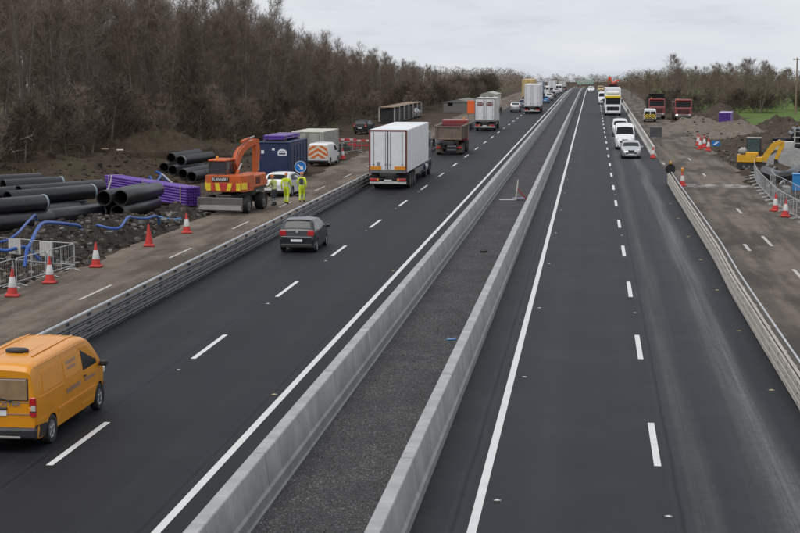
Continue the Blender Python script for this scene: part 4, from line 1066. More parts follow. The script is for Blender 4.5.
for lab, a, ang in (('pale ribbed panel hung on the back crowd barrier, nearest the corner', (-22.35, 61.66), R(159)), ('pale worn panel hung on the back crowd barrier, leftmost', (-23.95, 62.33), R(158))):
    t = thing('hanging_board', lab, 'sign panel', at(*a, .45), ang, 'pale panels on crowd barriers'); b = MB(); b.box((0, .03, .33), (.68, .02, .62), M_BLOCK, .005); b.build('board', t)
    for k in range(5): b = MB(); b.box((-.26+.13*k, .043, .33), (.035, .012, .58), M_CONEW, .004); b.build('rib', t)
    for x in (-.25, .25): b = MB(); b.tube([(x, .03, .62), (x, -.02, .655), (x, -.03, .60)], .008, M_STEEL, 5); b.build('hook', t)

# black drainage pipes
def pipe(label, p0, p1, D=.85, ring0=False, ring1=True, group='large black drainage pipes', zl=None, ribs=False):
    p0, p1 = Vector(p0), Vector(p1); d = (p1-p0); Ln = d.length
    t = thing('drainage_pipe', label, 'pipe', p0, 0, group)
    t.rotation_euler = d.to_track_quat('Y', 'Z').to_euler()
    r = D/2; M = Matrix.Rotation(R(-90), 4, 'X')
    n = 26; pr = [(r-.055, .01), (r-.01, 0), (r, .02)]
    if ribs:
        k = 0; y = .1
        while y < Ln-.1: pr += [(r, y), (r-.02, y+.03), (r-.02, y+.07), (r, y+.10)]; y += .16
    pr += [(r, Ln-.02), (r-.01, Ln), (r-.055, Ln-.01)]
    b = MB(); b.lathe(pr[1:-1], M_PIPE, n, M); b.f = [f for f in b.f if len(f) == 4]; b.m = b.m[:len(b.f)]; b.build('pipe_wall', t, ang=40)
    b = MB(); b.lathe([(r-.012, .002), (r-.055, .01), (r-.055, Ln-.01), (r-.012, Ln-.002)], M_PIPEI, n, M); b.f = [f for f in b.f if len(f) == 4]; b.m = b.m[:len(b.f)]; b.build('bore', t, ang=40)
    for on, y0 in ((ring0, .06), (ring1, Ln-.16)):
        if on:
            b = MB(); b.lathe([(r, y0), (r+.014, y0+.01), (r+.014, y0+.10), (r, y0+.11)], M_PRIM, n, M); b.f = [f for f in b.f if len(f) == 4]; b.m = b.m[:len(b.f)]; b.build('joint_ring', t)
    return t
def gpx(u, v, z):
    """world point at height z under a picture position (800x533)"""
    d = Fv+Rv*((u-400)/1555.6)-Uv*((v-266.5)/1555.6); k = (z-CAM_H)/d.z
    return Vector((0, 0, CAM_H))+d*k
def pipe_far(label, u, v, z, ang, Ln=6., dz=0., **k):
    """far end seen at (u, v); the pipe comes back towards the camera"""
    p1 = gpx(u, v, z); p0 = p1-Vector((math.sin(R(ang))*Ln, math.cos(R(ang))*Ln, dz)); return pipe(label, p0, p1, **k)
def pipe_near(label, u, v, z, ang, Ln=6., dz=0., **k):
    p0 = gpx(u, v, z); p1 = p0+Vector((math.sin(R(ang))*Ln, math.cos(R(ang))*Ln, dz)); return pipe(label, p0, p1, **k)
pipe_far('black pipe ending in a pale ring over the blue hose, upper layer at left', 45, 202.5, 1.25, 32, 6)
pipe_far('black pipe with a pale ring, upper layer in the middle of the left pile', 93, 191.5, 1.25, 30, 6)
pipe_far('black pipe with a pale ring in the lowest layer, beside the rubble heap', 101.5, 211, .45, 24, 6)
pipe_near('black pipe at the left picture edge with its mouth and ring facing out', 2.5, 218, .45, 20, 6, ring0=True, ring1=False)
pipe_far('black pipe with a pale ring at the back, open mouth at its left', 62.5, 183.5, 1.35, 42, 3.8)
pipe_far('topmost back pipe of the left pile, partly outside the picture', 40, 180, 1.5, 44, 6, ring1=False)
pipe_far('black pipe between the back row and the ringed upper pipe', 81, 188.5, 1.15, 34, 6, ring1=False)
pipe_far('short black pipe end behind the middle of the left pile', 102, 186.5, 1.2, 32, 6, ring1=False)
pipe_near('black pipe with open mouth, upper right of the left pile beside the purple ducts', 120.5, 198, 1.22, 4, 5.8, ring1=False)
pipe_near('black pipe with open mouth, upper layer between the ringed pipe and the rightmost one', 103.5, 198.5, 1.22, 6, 5.8, ring1=False)
pipe_near('black pipe with open mouth, lowest at the right end of the left pile', 117.5, 213, .45, 4, 5.8, ring1=False)
pipe_near('black pipe with open mouth in shadow beside the lowest right pipe', 106, 212, .45, 6, 5.8, ring1=False)
pipe_far('black pipe lying low in the middle of the left pile', 84, 205.5, .45, 26, 6, ring1=False)
pipe_far('black pipe low at the left under the upper ringed pipe', 50, 218, .45, 28, 6, ring1=False)
GP = 'black ribbed pipes stacked beyond the purple ducts'
for lab, u, v, z, an, ln in (('ribbed black pipe topmost at the back stack, farther of the two', 171, 158, 1.18, 6, 6), ('ribbed black pipe topmost at the back stack with a pale rim, nearer of the two', 180.5, 161, 1.18, 8, 6),
        ('ribbed black pipe at the left end of the lower row of the back stack', 164, 167.5, .42, 5, 6), ('ribbed black pipe second from the left in the back stack lower row', 172.5, 170.5, .42, 6, 6),
        ('ribbed black pipe third from the left in the back stack lower row', 182.5, 174, .42, 6, 6), ('ribbed black pipe at the right end of the back stack lower row, behind the digger', 191.5, 177, .42, 7, 6)):
    pipe_near(lab, u, v, z, an, ln, D=.76, ring1=False, ring0=(u == 180.5), group=GP, ribs=True)

# purple duct bundles
def duct_bundle(label, a, c, rows, cols, z0=.12, d=.16):
    p, q = Vector(a), Vector(c); v = q-p; ln = v.length
    t = thing('duct_bundle', label, 'duct bundle', (p.x, p.y, z0), math.atan2(v.y, v.x), 'purple duct bundles')
    me = None
    for i in range(rows):
        for j in range(cols):
            if me is None:
                b = MB(); b.lathe([(d*.38, .0), (d*.485, .004), (d*.485, ln-.004), (d*.38, ln)], M_PURP, 12, Matrix.Rotation(R(90), 4, 'Y')); me = b.mesh('duct')
            put('duct', me, t, (rnd.uniform(-.03, .03), (j-(cols-1)/2)*d, d*(i+.5)))
    for x in (.7, ln*.5, ln-.7):
        b = MB(); hw, hh = cols*d/2+.02, rows*d+.01
        for (c_, s_) in (((x, -hw, hh/2), (.07, .012, hh)), ((x, hw, hh/2), (.07, .012, hh)), ((x, 0, hh+.005), (.07, 2*hw, .012))): b.box(c_, s_, M_STRAP, .003)
        b.build('strap', t)
    for x in (.5, ln-.5):
        b = MB(); b.box((x, 0, -z0/2), (.10, cols*d+.15, z0*.98), M_WOOD, .01); b.build('bearer', t)
    return t
duct_bundle('long purple duct bundle with pale straps reaching from behind the black pipes to the digger', (-30.8, 97.4), (-23.0, 88.2), 7, 6)
# hoses
def hose(label, pts, r, m=M_HOSE, name='blue_hose', group='blue water hoses'):
    sp = [Vector(p) for p in pts]; out = []
    if name == 'blue_hose':           # both ends run down into the rubble
        for q, r_ in ((0, 1), (-1, -2)):
            d = sp[q]-sp[r_]; d.z = 0; e_ = sp[q]+(d.normalized()*.45 if d.length > 0 else d); e_.z = min(.1, sp[q].z-.2)
            sp = [e_]+sp if q == 0 else sp+[e_]
    for i in range(len(sp)-1):
        p0, p1, p2, p3 = sp[max(i-1, 0)], sp[i], sp[i+1], sp[min(i+2, len(sp)-1)]
        for k in range(6):
            f = k/6; out.append(.5*((2*p1)+(p2-p0)*f+(2*p0-5*p1+4*p2-p3)*f*f+(3*p1-p0-3*p2+p3)*f**3))
    out.append(sp[-1]); b = MB(); b.tube(out, r, m, 8)
    return tag(b.build(name), label, 'hose', group)
HZ = lambda u, v, z: gpx(u, v, z)
hose('thick blue hose arching up out of the rubble beside the crowd barrier', [HZ(27, 250, .75), HZ(30, 245, .9), HZ(33.5, 237, 1.15), HZ(37, 230, 1.35), HZ(41, 224.5, 1.5), HZ(46, 222.5, 1.5), HZ(58, 223, 1.3), HZ(70, 224.5, 1.1), HZ(80, 227, .85)], .08)
hose('thin blue hose rising from the left edge behind the crowd barrier', [HZ(-4, 244, .7), HZ(8, 240, .85), HZ(18, 233, 1.05), HZ(26, 224, 1.2), HZ(31, 219, 1.2), HZ(36, 216, 1.0)], .06)
hose('low blue hose lying at the left picture edge', [HZ(-3, 250.5, .6), HZ(6, 250.5, .65), HZ(14, 249, .7), HZ(22, 247, .7), HZ(29, 249, .6)], .075)
hose('blue hose snaking over the rubble beside the plain red cone', [HZ(96, 226, .75), HZ(104, 227, .85), HZ(112, 228.5, .9), HZ(120, 227.5, .95), HZ(125, 221, 1.1), HZ(129, 217, 1.2), HZ(136, 218, 1.0), HZ(146, 218.5, .85), HZ(157, 216.5, .75)], .062)
hose('pale blue hose beside the purple ducts and the last cone', [HZ(146, 222, .35), HZ(158, 217, .4), HZ(168, 219, .3), HZ(178, 219, .2), HZ(186, 216, .1)], .05, M_SKYB)
hose('blue hose coil on the earth beside the back pipe stack', [HZ(150, 177, .3), HZ(153, 181, .35), HZ(158, 180, .5), HZ(161, 174, .6), HZ(156, 172, .6), HZ(164, 176, .4)], .09)
hose('black duct lying from the purple bundle towards the digger', [HZ(166, 221, .1), HZ(178, 217, .1), HZ(190, 214, .1), HZ(199, 210.5, .1)], .09, M_PIPE, 'black_duct', None)
hose('pale grey pipe leaning down in front of the back pipe stack', [HZ(162, 174, .9), HZ(170, 181, .5), HZ(178, 188, .1)], .05, M_GALV, 'steel_tube', None)

# rubble heap and stones
def heap(name, label, cx, cy, rx, ry, h, m, seed, cat='heap', group=None, pk=1.4, rot=0., rough=.25, n=54, base=-.25, kind=None):
    b = MB(); rows = []
    for i in range(n+1):
        r = i/n; row = []
        for j in range(64):
            a = 2*math.pi*j/64; wob = 1+.16*fbm(math.cos(a)*1.7+seed, math.sin(a)*1.7, seed)*2
            x, y = rx*r*wob*math.cos(a), ry*r*wob*math.sin(a)
            z = h*max(0, 1-r**pk)**1.15*(1+.5*fbm(x*.55+seed*7, y*.55, seed+1)*2)+rough*fbm(x*2.1+seed, y*2.1, seed+2, 5)*(1-r**6)*2*min(1, h)
            row.append((x, y, max(z, -.02)+(base if r > .985 else 0)))
        rows.append(row)
    b.grid(rows, m, close=True)
    o = put(name, b.mesh(name, None), None, at(cx, cy, -.02), rot)
    for p in o.data.polygons: p.use_smooth = True
    return tag(o, label, cat, group)
heap('rubble_heap', 'long dark rubble heap beside the left shoulder, pipes behind it', -24.4, 71.5, 3.0, 11.0, .95, M_HEAPD, 3, rot=R(-9), rough=.5, pk=1.6)
heap('rubble_heap', 'small dark rubble heap behind the last cone, by the purple ducts', -22.6, 82.0, 1.5, 4.2, .6, M_HEAPD, 8, rough=.5)
def stones(name, label, pts, m_list, smin, smax, seed, cat='stones'):
    pr = random.Random(seed); b = MB()
    for (x, y, z) in pts:
        s = smin+(smax-smin)*pr.random()**2.5; st = len(b.v); m = pr.choice(m_list)
        vs = [(sx*s*pr.uniform(.4, 1), sy*s*pr.uniform(.4, 1), sz*s*pr.uniform(.3, .75)) for sx in (-1, 1) for sy in (-1, 1) for sz in (-1, 1)]
        b.add(vs, [(0, 1, 3, 2), (4, 6, 7, 5), (0, 4, 5, 1), (2, 3, 7, 6), (0, 2, 6, 4), (1, 5, 7, 3)], m)
        b.xf(st, Matrix.Translation((x, y, z+s*.2)) @ Matrix.Rotation(pr.random()*6.28, 4, 'Z') @ Matrix.Rotation(pr.uniform(-.5, .5), 4, 'X'))
    return b.build(name, ang=None, kind='stuff')
def on_heaps(n, seed, x0, x1, y0, y1):
    dg = bpy.context.evaluated_depsgraph_get(); dg.update(); pr = random.Random(seed); out = []
    for k in range(n):
        x, y = pr.uniform(x0, x1), pr.uniform(y0, y1)
        hit, loc, nm, ix, ob, mt = S.ray_cast(dg, Vector((x, y, 6)), Vector((0, 0, -1)))
        if hit and (ob.name.startswith(('rubble', 'ground', 'gravel', 'soil'))): out.append(tuple(loc))
    return out
stones('rubble_stones', '', on_heaps(4200, 5, -28, -21.3, 55, 88), [M_HEAPD, M_HEAPD, M_HEAPB, M_HEAPS, M_HEAPG], .02, .17, 6)
stones('bank_clods', '', on_heaps(2600, 9, -46, -27.5, 92, 170), [M_HEAPB, M_HEAPB, M_HEAPD, M_EARTH], .03, .20, 10)
heap('soil_heap', 'dark brown soil heap on the bank behind the black pipes, before the wood', -38.2, 130, 6.0, 8.0, 1.5, M_EARTH, 51, rough=.7, pk=1.5, base=-1.6)
heap('soil_heap', 'lower brown soil heap on the bank behind the back pipe stack', -34.5, 140, 4.0, 7.0, 1.0, M_EARTH, 55, rough=.6, pk=1.5, base=-1.6)
# weeds and dead tussocks on the bank
def blades(name, spots, m, h0, h1, seed, per=9, wd=.02):
    pr = random.Random(seed); b = MB(); vs, fs = [], []
    for (x, y, z) in spots:
        for k in range(per):
            a = pr.random()*6.28; h = pr.uniform(h0, h1); ln = pr.uniform(.1, .8)*h; ox, oy = pr.gauss(0, .12), pr.gauss(0, .12)
            q = len(vs); w2 = wd*pr.uniform(.6, 1.4)
            vs += [(x+ox-w2*math.sin(a), y+oy+w2*math.cos(a), z-.03), (x+ox+w2*math.sin(a), y+oy-w2*math.cos(a), z-.03), (x+ox+ln*math.cos(a), y+oy+ln*math.sin(a), z+h)]
            fs.append((q, q+1, q+2))
    b.add(vs, fs, m); o = b.build(name, ang=None, kind='stuff'); return o
pr = random.Random(21); sp1 = []
for k in range(9000):
    x = -30-24*pr.random()**1.2; y = pr.uniform(85, 215)
    if vnoise(x*.22, y*.22, 31) > .44+.2*sst(-44, -33, x): sp1.append((x, y, gz(x, y)))
blades('dead_grass', sp1, M_GRASSB, .15, .6, 4, 8, .022)

p_ = gpx(109, 187, .6)
b = MB(); b.tube([p_+Vector((-.25, 0, -.5)), p_, p_+Vector((.12, .05, .35)), p_+Vector((.16, .05, .75))], [.06, .055, .05, .03], M_CONEW, 6); tag(b.build('pale_branch'), 'pale peeled branch sticking up behind the black pipes', 'branch')
for (u_, v_, lab, ln_, m_) in ((105, 149, 'pale broken plank lying high on the bank heap', .55, M_WOOD), (120, 150, 'white plastic sheet scrap lying on the bank heap', .5, M_BLOCK)):
    p_ = gpx(u_, v_, 1.75); b = MB(); b.box((0, 0, 0), (ln_, .22, .05), m_, .01); o = tag(b.build('heap_scrap', None, (p_.x, p_.y, p_.z), .5), lab, 'litter'); o.rotation_euler.x = .25
# --- site cabins
def cabin(label, x, y, wd, ln, h, m, roofm, rz=0., corr=True, name='site_container', logo=False):
    p = at(x, y); t = thing(name, label, 'container', p, rz)
    b = MB(); b.box((0, ln/2, h/2+.1), (wd-.10, ln-.1, h-.1), m, .02); b.build('shell', t)
    for sx in (1, -1):
        for yy in (0.06, ln-.06):
            b = MB(); b.box((sx*(wd/2-.06), yy, h/2+.05), (.13, .13, h+.1), m, .015); b.build('corner_post', t)
    b = MB(); b.box((0, ln/2, h+.09), (wd+.02, ln+.02, .10), roofm, .03)
    b.build('roof', t)
    b = MB(); b.box((0, ln/2, .06), (wd-.02, ln-.02, .12), M_CHAS, .01); b.build('base_frame', t)
    if corr:
        n = int(ln/.32)
        for sx in (1, -1):
            b = MB()
            for k in range(n): b.box((sx*(wd/2-.045), .25+k*(ln-.5)/max(1, n-1), h/2+.1), (.05, .13, h-.35), m, .015)
            b.build('corrugation', t, kind='stuff')
        for sx in (1, -1):
            b = MB(); b.box((sx*wd*.225, .035, h/2+.1), (wd*.43, .06, h-.32), m, .012); d = b.build('door', t)
            b = MB()
            for k in range(4): b.box((sx*wd*.225-.36+.24*k, .0, h/2+.1), (.12, .03, h-.5), m, .01)
            b.build('door_rib', d, kind='stuff')
            for q in (.10, wd*.36): b = MB(); b.tube([(sx*q, -.035, .3), (sx*q, -.035, h-.05)], .018, M_STEEL, 6); b.build('lock_rod', d)
    return t
nav = cabin('navy blue site container with purple ducts on its roof', -23.15, 112.2, 2.4, 6.1, 2.55, M_NAVY, M_NAVY, R(-1.5), corr=False)
b = MB(); b.box((0, .04, 1.35), (2.1, .03, 2.2), M_NAVY, .01); b.build('end_panel', nav)
for k in range(5): b = MB(); b.box((1.165, .8+k*1.1, 1.35), (.04, .7, 2.1), M_NAVY, .012); b.build('side_panel', nav)
b = MB(); b.prism([(.28, 1.70), (.28, 2.0), (.42, 2.14), (.62, 2.18), (.82, 2.12), (.95, 2.0), (.95, 1.70)], 'y', .012, .022, M_SIGNW); b.build('white_emblem', nav)
b = MB(); b.box((.61, .008, 1.83), (.5, .004, .10), M_NAVY, 0); b.box((.61, .008, 2.0), (.36, .004, .06), M_PURPL, 0); b.build('emblem_print', nav)
b = MB(); b.box((-.86, .016, 1.95), (.22, .01, .24), M_SIGNW, 0); b.build('notice', nav)
b = MB(); b.box((-.05, .016, 2.15), (.2, .01, .16), M_SIGNW, 0); b.build('notice', nav)
duct_bundle('purple ducts stacked on the roof of the navy container', (-23.3, 112.9), (-23.1, 118.2), 2, 10, z0=2.76)
gc = cabin('grey site container with a pale roof beside the chevron van', -23.85, 129.6, 2.75, 6.1, 2.5, M_CONTG, M_CONTR, R(-3))
b = MB(); b.box((-.95, -.06, 1.1), (.3, .012, .14), M_BLK, 0); b.build('notice', gc)

# van with orange chevrons
def chevron_back(t, sh, cw, co, zlo, zhi, wd, n=5, th=.21):
    """diagonal bands meeting on the centre line, each a thin board on the rear doors"""
    b = MB(); b.box((0, -.012, (zlo+zhi)/2), (wd, .02, zhi-zlo), cw, .004); b.build('chevron_board', t)
    k = 0; z = zlo-wd*.45
    step = th*2; hw = wd/2
    while z < zhi:
        for sg in (1, -1):
            # strip from centre (0, z+slope) down to the side, clipped to the board
            pts = [(0, z+.62*hw), (0, z+.62*hw+th), (hw, z+th), (hw, z)]
            # clip
            def clip(ps, zz, keep_above):
                out = []
                for i in range(len(ps)):
                    a, c = ps[i], ps[(i+1) % len(ps)]
                    ia, ic = ((a[1] >= zz) == keep_above or a[1] == zz), ((c[1] >= zz) == keep_above or c[1] == zz)
                    if ia: out.append(a)
                    if ia != ic and a[1] != c[1]:
                        f = (zz-a[1])/(c[1]-a[1]); out.append((a[0]+(c[0]-a[0])*f, zz))
                return out
            ps = clip(clip(pts, zlo+.01, True), zhi-.01, False) if pts else []
            if len(ps) >= 3:
                b = MB(); b.prism([(sg*p[0], p[1]) for p in ps], 'y', -.028, -.024, co); b.build('chevron_stripe', t)
        z += step
cv, csh = car('small_van', 'white van with orange and cream chevrons on its back, beside the grey container', 'van', -22.25, 125.6, M_WHITE, VANS, 1, rearwin=False, rz=R(-4))
cv.location.z = at(-22.25, 125.6)[2]
chevron_back(cv, csh, M_CHEVW, M_CHEVO, .62, 1.66, 1.56)
cy, ysh = car('small_van', 'white van with yellow and dark chevrons on its back, by the red tippers', 'van', 8.1, 224, M_WHITE, VANS, 1, rearwin=True)
chevron_back(cy, ysh, M_CHEVY, M_BLK, .50, 1.12, 1.56, th=.14)
car('estate_car', 'white car parked behind the worker in dark trousers', 'car', -19.75, 96.2, M_WHITE, dict(EST, lamp=(.70, .05, .98, .26, .13, .30)), 1, rz=R(-4))
car('estate_car', 'silver car parked beside the rusty rack near the woodland', 'car', -27.6, 236, M_SILV, EST, 1, rz=R(-6))
car('pickup', 'dark vehicle parked near the woodland beyond the red barriers', 'car', -27.2, 182, M_SIGNBK, SUV, 1, rz=R(-6))

# --- orange wheeled excavator
def excavator(label, x, y, rz):
    t = thing('wheeled_excavator', label, 'excavator', (x, y, 0), rz)
    # undercarriage; local +y points away
    b = MB(); b.box((0, 2.6, .85), (.95, 4.3, .45), M_CHAS, .06); b.box((0, 1.3, .62), (2.0, .35, .35), M_CHAS, .05); b.box((0, 3.9, .62), (2.0, .35, .35), M_CHAS, .05); b.box((0, 2.5, 1.12), (1.3, 1.3, .16), M_CHAS, .05); b.build('undercarriage', t)
    for yy in (1.3, 3.9):
        for sg in (1, -1): wheel(t, sg*1.02, yy, .50, .50, M_RIMD)
    b = MB(); b.prism([(-.10, .22), (-.16, .28), (-.06, .55), (-.12, .95), (-.05, .97), (.02, .55), (-.05, .24)], 'x', -1.28, 1.28, M_STEEL); b.box((-1.28, -.08, .6), (.04, .2, .76), M_STEEL, .01); b.box((1.28, -.08, .6), (.04, .2, .76), M_STEEL, .01); b.build('dozer_blade', t, ang=25)
    for sg in (1, -1): b = MB(); b.tube([(sg*.4, -.02, .55), (sg*.35, .75, .8)], .07, M_CHAS, 8); b.build('blade_arm', t)
    # upper structure
    b = MB(); st = len(b.v)
    oc = [(-1.24, .95), (-1.0, .62), (-.4, .52), (.4, .52), (1.0, .62), (1.24, .95), (1.24, 2.1), (-1.24, 2.1)]
    b.prism(oc, 'z', 1.24, 2.12, M_ORANGE); b.build('counterweight', t, ang=20)
    b = MB(); b.box((.62, 3.2, 1.72), (1.22, 2.3, .78), M_ORANGE, .08); b.box((0, 2.7, 1.30), (2.46, 3.4, .14), M_CHAS, .02); b.build('engine_cover', t)
    b = MB()
    for k in range(5): b.box((1.238, 2.5+.16*k, 1.75), (.02, .07, .4), M_BLK, 0)
    b.build('grille', t, kind='stuff')
    # chevron tape on the tail, in yellow and red wedges, and the firm's plate
    for k in range(4):
        for sg in (1, -1):
            xx = .02+.245*k; b = MB(); b.prism([(sg*xx, 1.72), (sg*(xx+.25), 1.72), (sg*(xx+.10+.245*.6), 1.30), (sg*max(.0, xx-.10+.245*.0), 1.30)] if k else [(0, 1.72), (sg*.27, 1.72), (sg*.12, 1.30), (0, 1.30)], 'y', .488, .512+.001*k, M_CHEVY if k % 2 else M_CONE); b.build('chevron_tape', t)
    for sg in (1, -1):
        b = MB(); b.prism([(sg*1.02, .62), (sg*1.235, .93), (sg*1.26, .93), (sg*1.03, .60)], 'z', 1.36, 1.74, M_CHEVY); b.build('chevron_tape', t)
        b = MB(); b.box((sg*1.243, 1.25, 1.55), (.012, .45, .36), M_CONE, .003); b.build('chevron_tape', t)
    b = MB(); b.box((-.18, .512, 1.93), (1.02, .03, .27), M_SIGNBK, .006); pl = b.build('name_plate', t)
    text_on('FLANNERY', .24, M_SIGNW, pl, (-.18, .492, 1.93), (R(90), 0, 0), .80)
    b = MB()
    for q in (-1.15, -.4): b.tube([(q, .7, 2.12), (q, .7, 2.45)], .02, M_CHAS, 6)
    b.tube([(-1.15, .7, 2.45), (-.4, .7, 2.45)], .02, M_CHAS, 6); b.build('handrail', t)
    # cab
    b = MB()
    for (px, py) in ((-1.2, 1.5), (-.22, 1.5), (-1.2, 3.25), (-.22, 3.25)): b.box((px, py, 2.2), (.08, .08, 1.40), M_CHAS, .015)
    b.box((-.71, 2.38, 2.92), (1.1, 1.9, .10), M_ORANGE, .04); b.box((-.71, 2.38, 1.6), (1.06, 1.84, .3), M_CHAS, .03); cb = b.build('cab', t)
    for (c_, s_) in (((-.71, 1.49, 2.3), (.9, .02, 1.1)), ((-.71, 3.26, 2.3), (.9, .02, 1.1)), ((-1.21, 2.38, 2.3), (.02, 1.65, 1.1)), ((-.21, 2.38, 2.3), (.02, 1.65, 1.1))):
        b = MB(); b.box(c_, s_, M_GLASSL, .004); b.build('pane', cb)
    b = MB(); b.lathe([(.08, 0), (.08, .12), (.04, .16), (0, .16)], M_AMB, 10, Matrix.Translation((-.9, 2.0, 2.97))); b.build('beacon', t)
    # boom: two pieces, stick, bucket and rams
    def arm(pts, wd, name, m=M_ORANGE, x=.30):
        b = MB(); up = [(p[0], p[1]+p[2]) for p in pts]; dn = [(p[0]+p[3], p[1]-p[2]) for p in pts]
        b.prism(up+dn[::-1], 'x', x-wd/2, x+wd/2, m); return swing(b.build(name, t, ang=25))
    SW = R(-11); PV = Vector((.30, 2.4, 0)); RM = Matrix.Rotation(SW, 4, 'Z')
    def swing(o):
        o.rotation_euler.z = SW; o.location = PV-(RM @ PV)+Vector((-.55, 0, -.16)); return o
    arm([(2.9, 1.95, .17, .08), (2.75, 2.6, .19, .18), (3.0, 3.2, .18, .22), (3.5, 3.6, .16, .16)], .36, 'boom')
    arm([(3.35, 3.45, .16, .0), (4.2, 3.85, .17, .05), (5.1, 4.02, .13, .10), (5.35, 3.98, .10, .05)], .32, 'upper_boom')
    b = MB(); b.prism([(5.02, 4.2), (5.42, 4.12), (5.46, 3.3), (5.22, 1.9), (5.04, 1.9), (5.06, 3.2)], 'x', .17, .43, M_ORANGE); swing(b.build('stick', t, ang=25))
    for (p, q, r1, r2) in (((2.2, 1.9), (3.15, 2.85), .09, .05), ((3.6, 4.05), (5.05, 4.30), .08, .045), ((5.60, 3.75), (5.58, 2.3), .075, .04)):
        for xx in ((.02, .58) if p[0] < 3 else (.30,)):
            mid = ((p[0]+q[0])/2, (p[1]+q[1])/2); b = MB(); b.tube([(xx, p[0], p[1]), (xx, mid[0]+.1*(q[0]-p[0]), mid[1]+.1*(q[1]-p[1]))], r1, M_ORANGE, 10); b.tube([(xx, mid[0], mid[1]), (xx, q[0], q[1])], r2, M_GALV, 8); swing(b.build('hydraulic_ram', t))
    b = MB(); b.prism([(5.05, 1.9), (5.30, 1.9), (5.62, 1.6), (5.66, 1.2), (5.45, .9), (5.0, .85), (4.85, 1.05), (5.1, 1.1), (5.32, 1.25), (5.26, 1.55)], 'x', -.05, .5, M_STEEL); swing(b.build('bucket', t, ang=25))
    b = MB()
    for xx in (.12, .48): b.tube([(xx, 2.9, 2.2), (xx, 2.6, 2.9), (xx, 2.95, 3.5), (xx, 3.6, 3.98), (xx, 4.4, 4.2)], .022, M_BLK, 6)
    swing(b.build('hydraulic_hose', t, kind='stuff'))
    return t
ex = excavator('orange wheeled digger with a grey dozer blade and raised boom, three workers beside it', -20.5, 84.5, R(-7))

